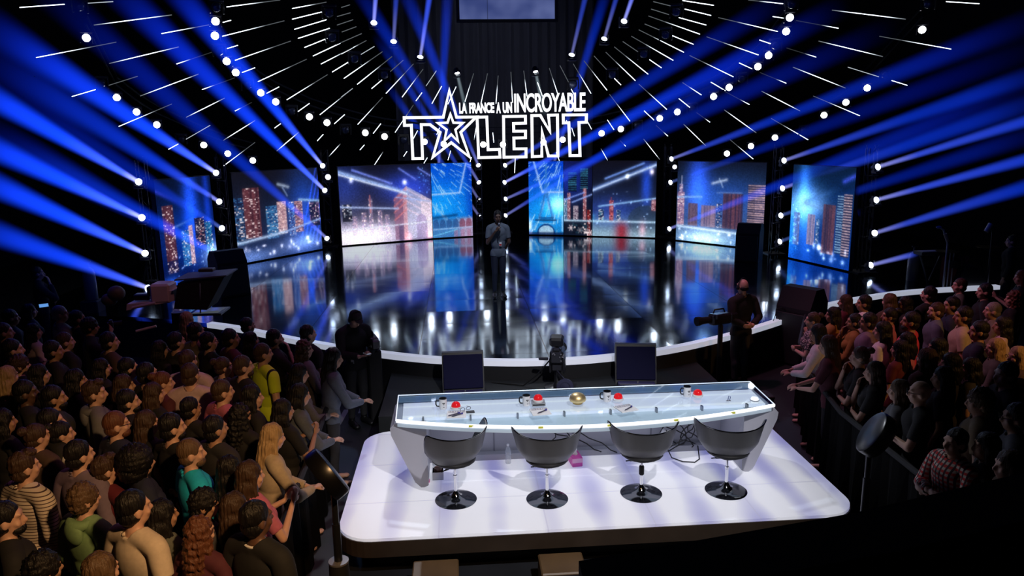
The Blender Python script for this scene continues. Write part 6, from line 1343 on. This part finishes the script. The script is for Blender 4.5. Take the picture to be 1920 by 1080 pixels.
# ------------------------------------------------------------------ lamps that light the hall, some only added as fill
w = bpy.data.worlds.new('dark_hall'); S.world = w; w.use_nodes = True; w.node_tree.nodes['Background'].inputs[0].default_value = (.10, .12, .25, 1); w.node_tree.nodes['Background'].inputs[1].default_value = .012
def light(kind, nm, loc, tgt, col, e, size=.5, ang=60, blend=.6):
    l = bpy.data.lights.new(nm, kind); l.color = col; l.energy = e; o = bpy.data.objects.new(nm, l); COL.objects.link(o); o.location = loc
    o.rotation_euler = (Vector(tgt)-Vector(loc)).to_track_quat('-Z', 'Y').to_euler()
    if kind == 'SPOT': l.spot_size = math.radians(ang); l.spot_blend = blend; l.shadow_soft_size = size
    else: l.size = size
    return o
light('SPOT', 'desk_key', (1.0, 0.6, 8.2), (-.1, 7.5, .6), (1, .98, 1), 2500, .12, 32)
light('SPOT', 'desk_key_stage_side', (-1.5, 14, 8.5), (0, 7.4, .8), (.86, .9, 1), 1300, .15, 38)
light('SPOT', 'warm_near_left', (-.4, 1.5, 5.2), (-3.7, 5.6, 1.3), (1, .56, .24), 1050, .1, 40, .9)
light('SPOT', 'rose_left', (-1.5, 10.5, 8.0), (-4.6, 8.2, 1.4), (.95, .26, .70), 230, .25, 56, .9)
light('SPOT', 'violet_left_far', (-2.5, 15, 8), (-5.2, 10.6, 1.2), (.42, .26, 1), 110, .3, 50, .8)
light('SPOT', 'rose_right', (1.5, 11.5, 7.5), (4.8, 10.2, 1.4), (1, .36, .58), 680, .25, 54, .9)
light('SPOT', 'warm_near_right', (8.0, 4.0, 5), (5.2, 8.2, 1.3), (1, .48, .14), 520, .1, 34, .8)
light('SPOT', 'warm_floor_front', (-1.2, 2.5, 4.5), (-.9, 6.3, .3), (1, .6, .25), 130, .1, 40, .8)
light('SPOT', 'stage_front', (0, 9, 11), (-.4, 15.2, 1.4), (.75, .82, 1), 2300, .2, 18, .8)
light('SPOT', 'stage_wash', (0, 14, 11), (0, 13.5, .8), (.5, .65, 1), 260, 1.0, 70, 1)
light('SPOT', 'orchestra_fill', (0, 8.0, 8), (.2, 10.4, .5), (.40, .38, 1), 110, .4, 60, 1)
light('SPOT', 'screen_fill_left', (-5.4, 19.5, 3.6), (-4, 10, 1), (.25, .5, 1), 90, .08, 80)  # added spot standing in for the blue light of the left screens
light('SPOT', 'screen_fill_right', (5.4, 19.5, 3.6), (4.5, 10, 1), (.25, .5, 1), 90, .08, 80)  # same added stand-in for the light of the right screens
light('SPOT', 'curtain_fill', (0, 22.5, 11.5), (0, 27, 6.5), (.7, .75, 1), 220, .3, 60, 1)  # added fill that lifts the curtain out of the dark
light('SPOT', 'jib_fill', (-3.0, 8.5, 7.0), (-6.0, 11.7, 1.6), (1, .45, .5), 130, .15, 22, .9)  # added rose fill, only there to brighten the prompter camera
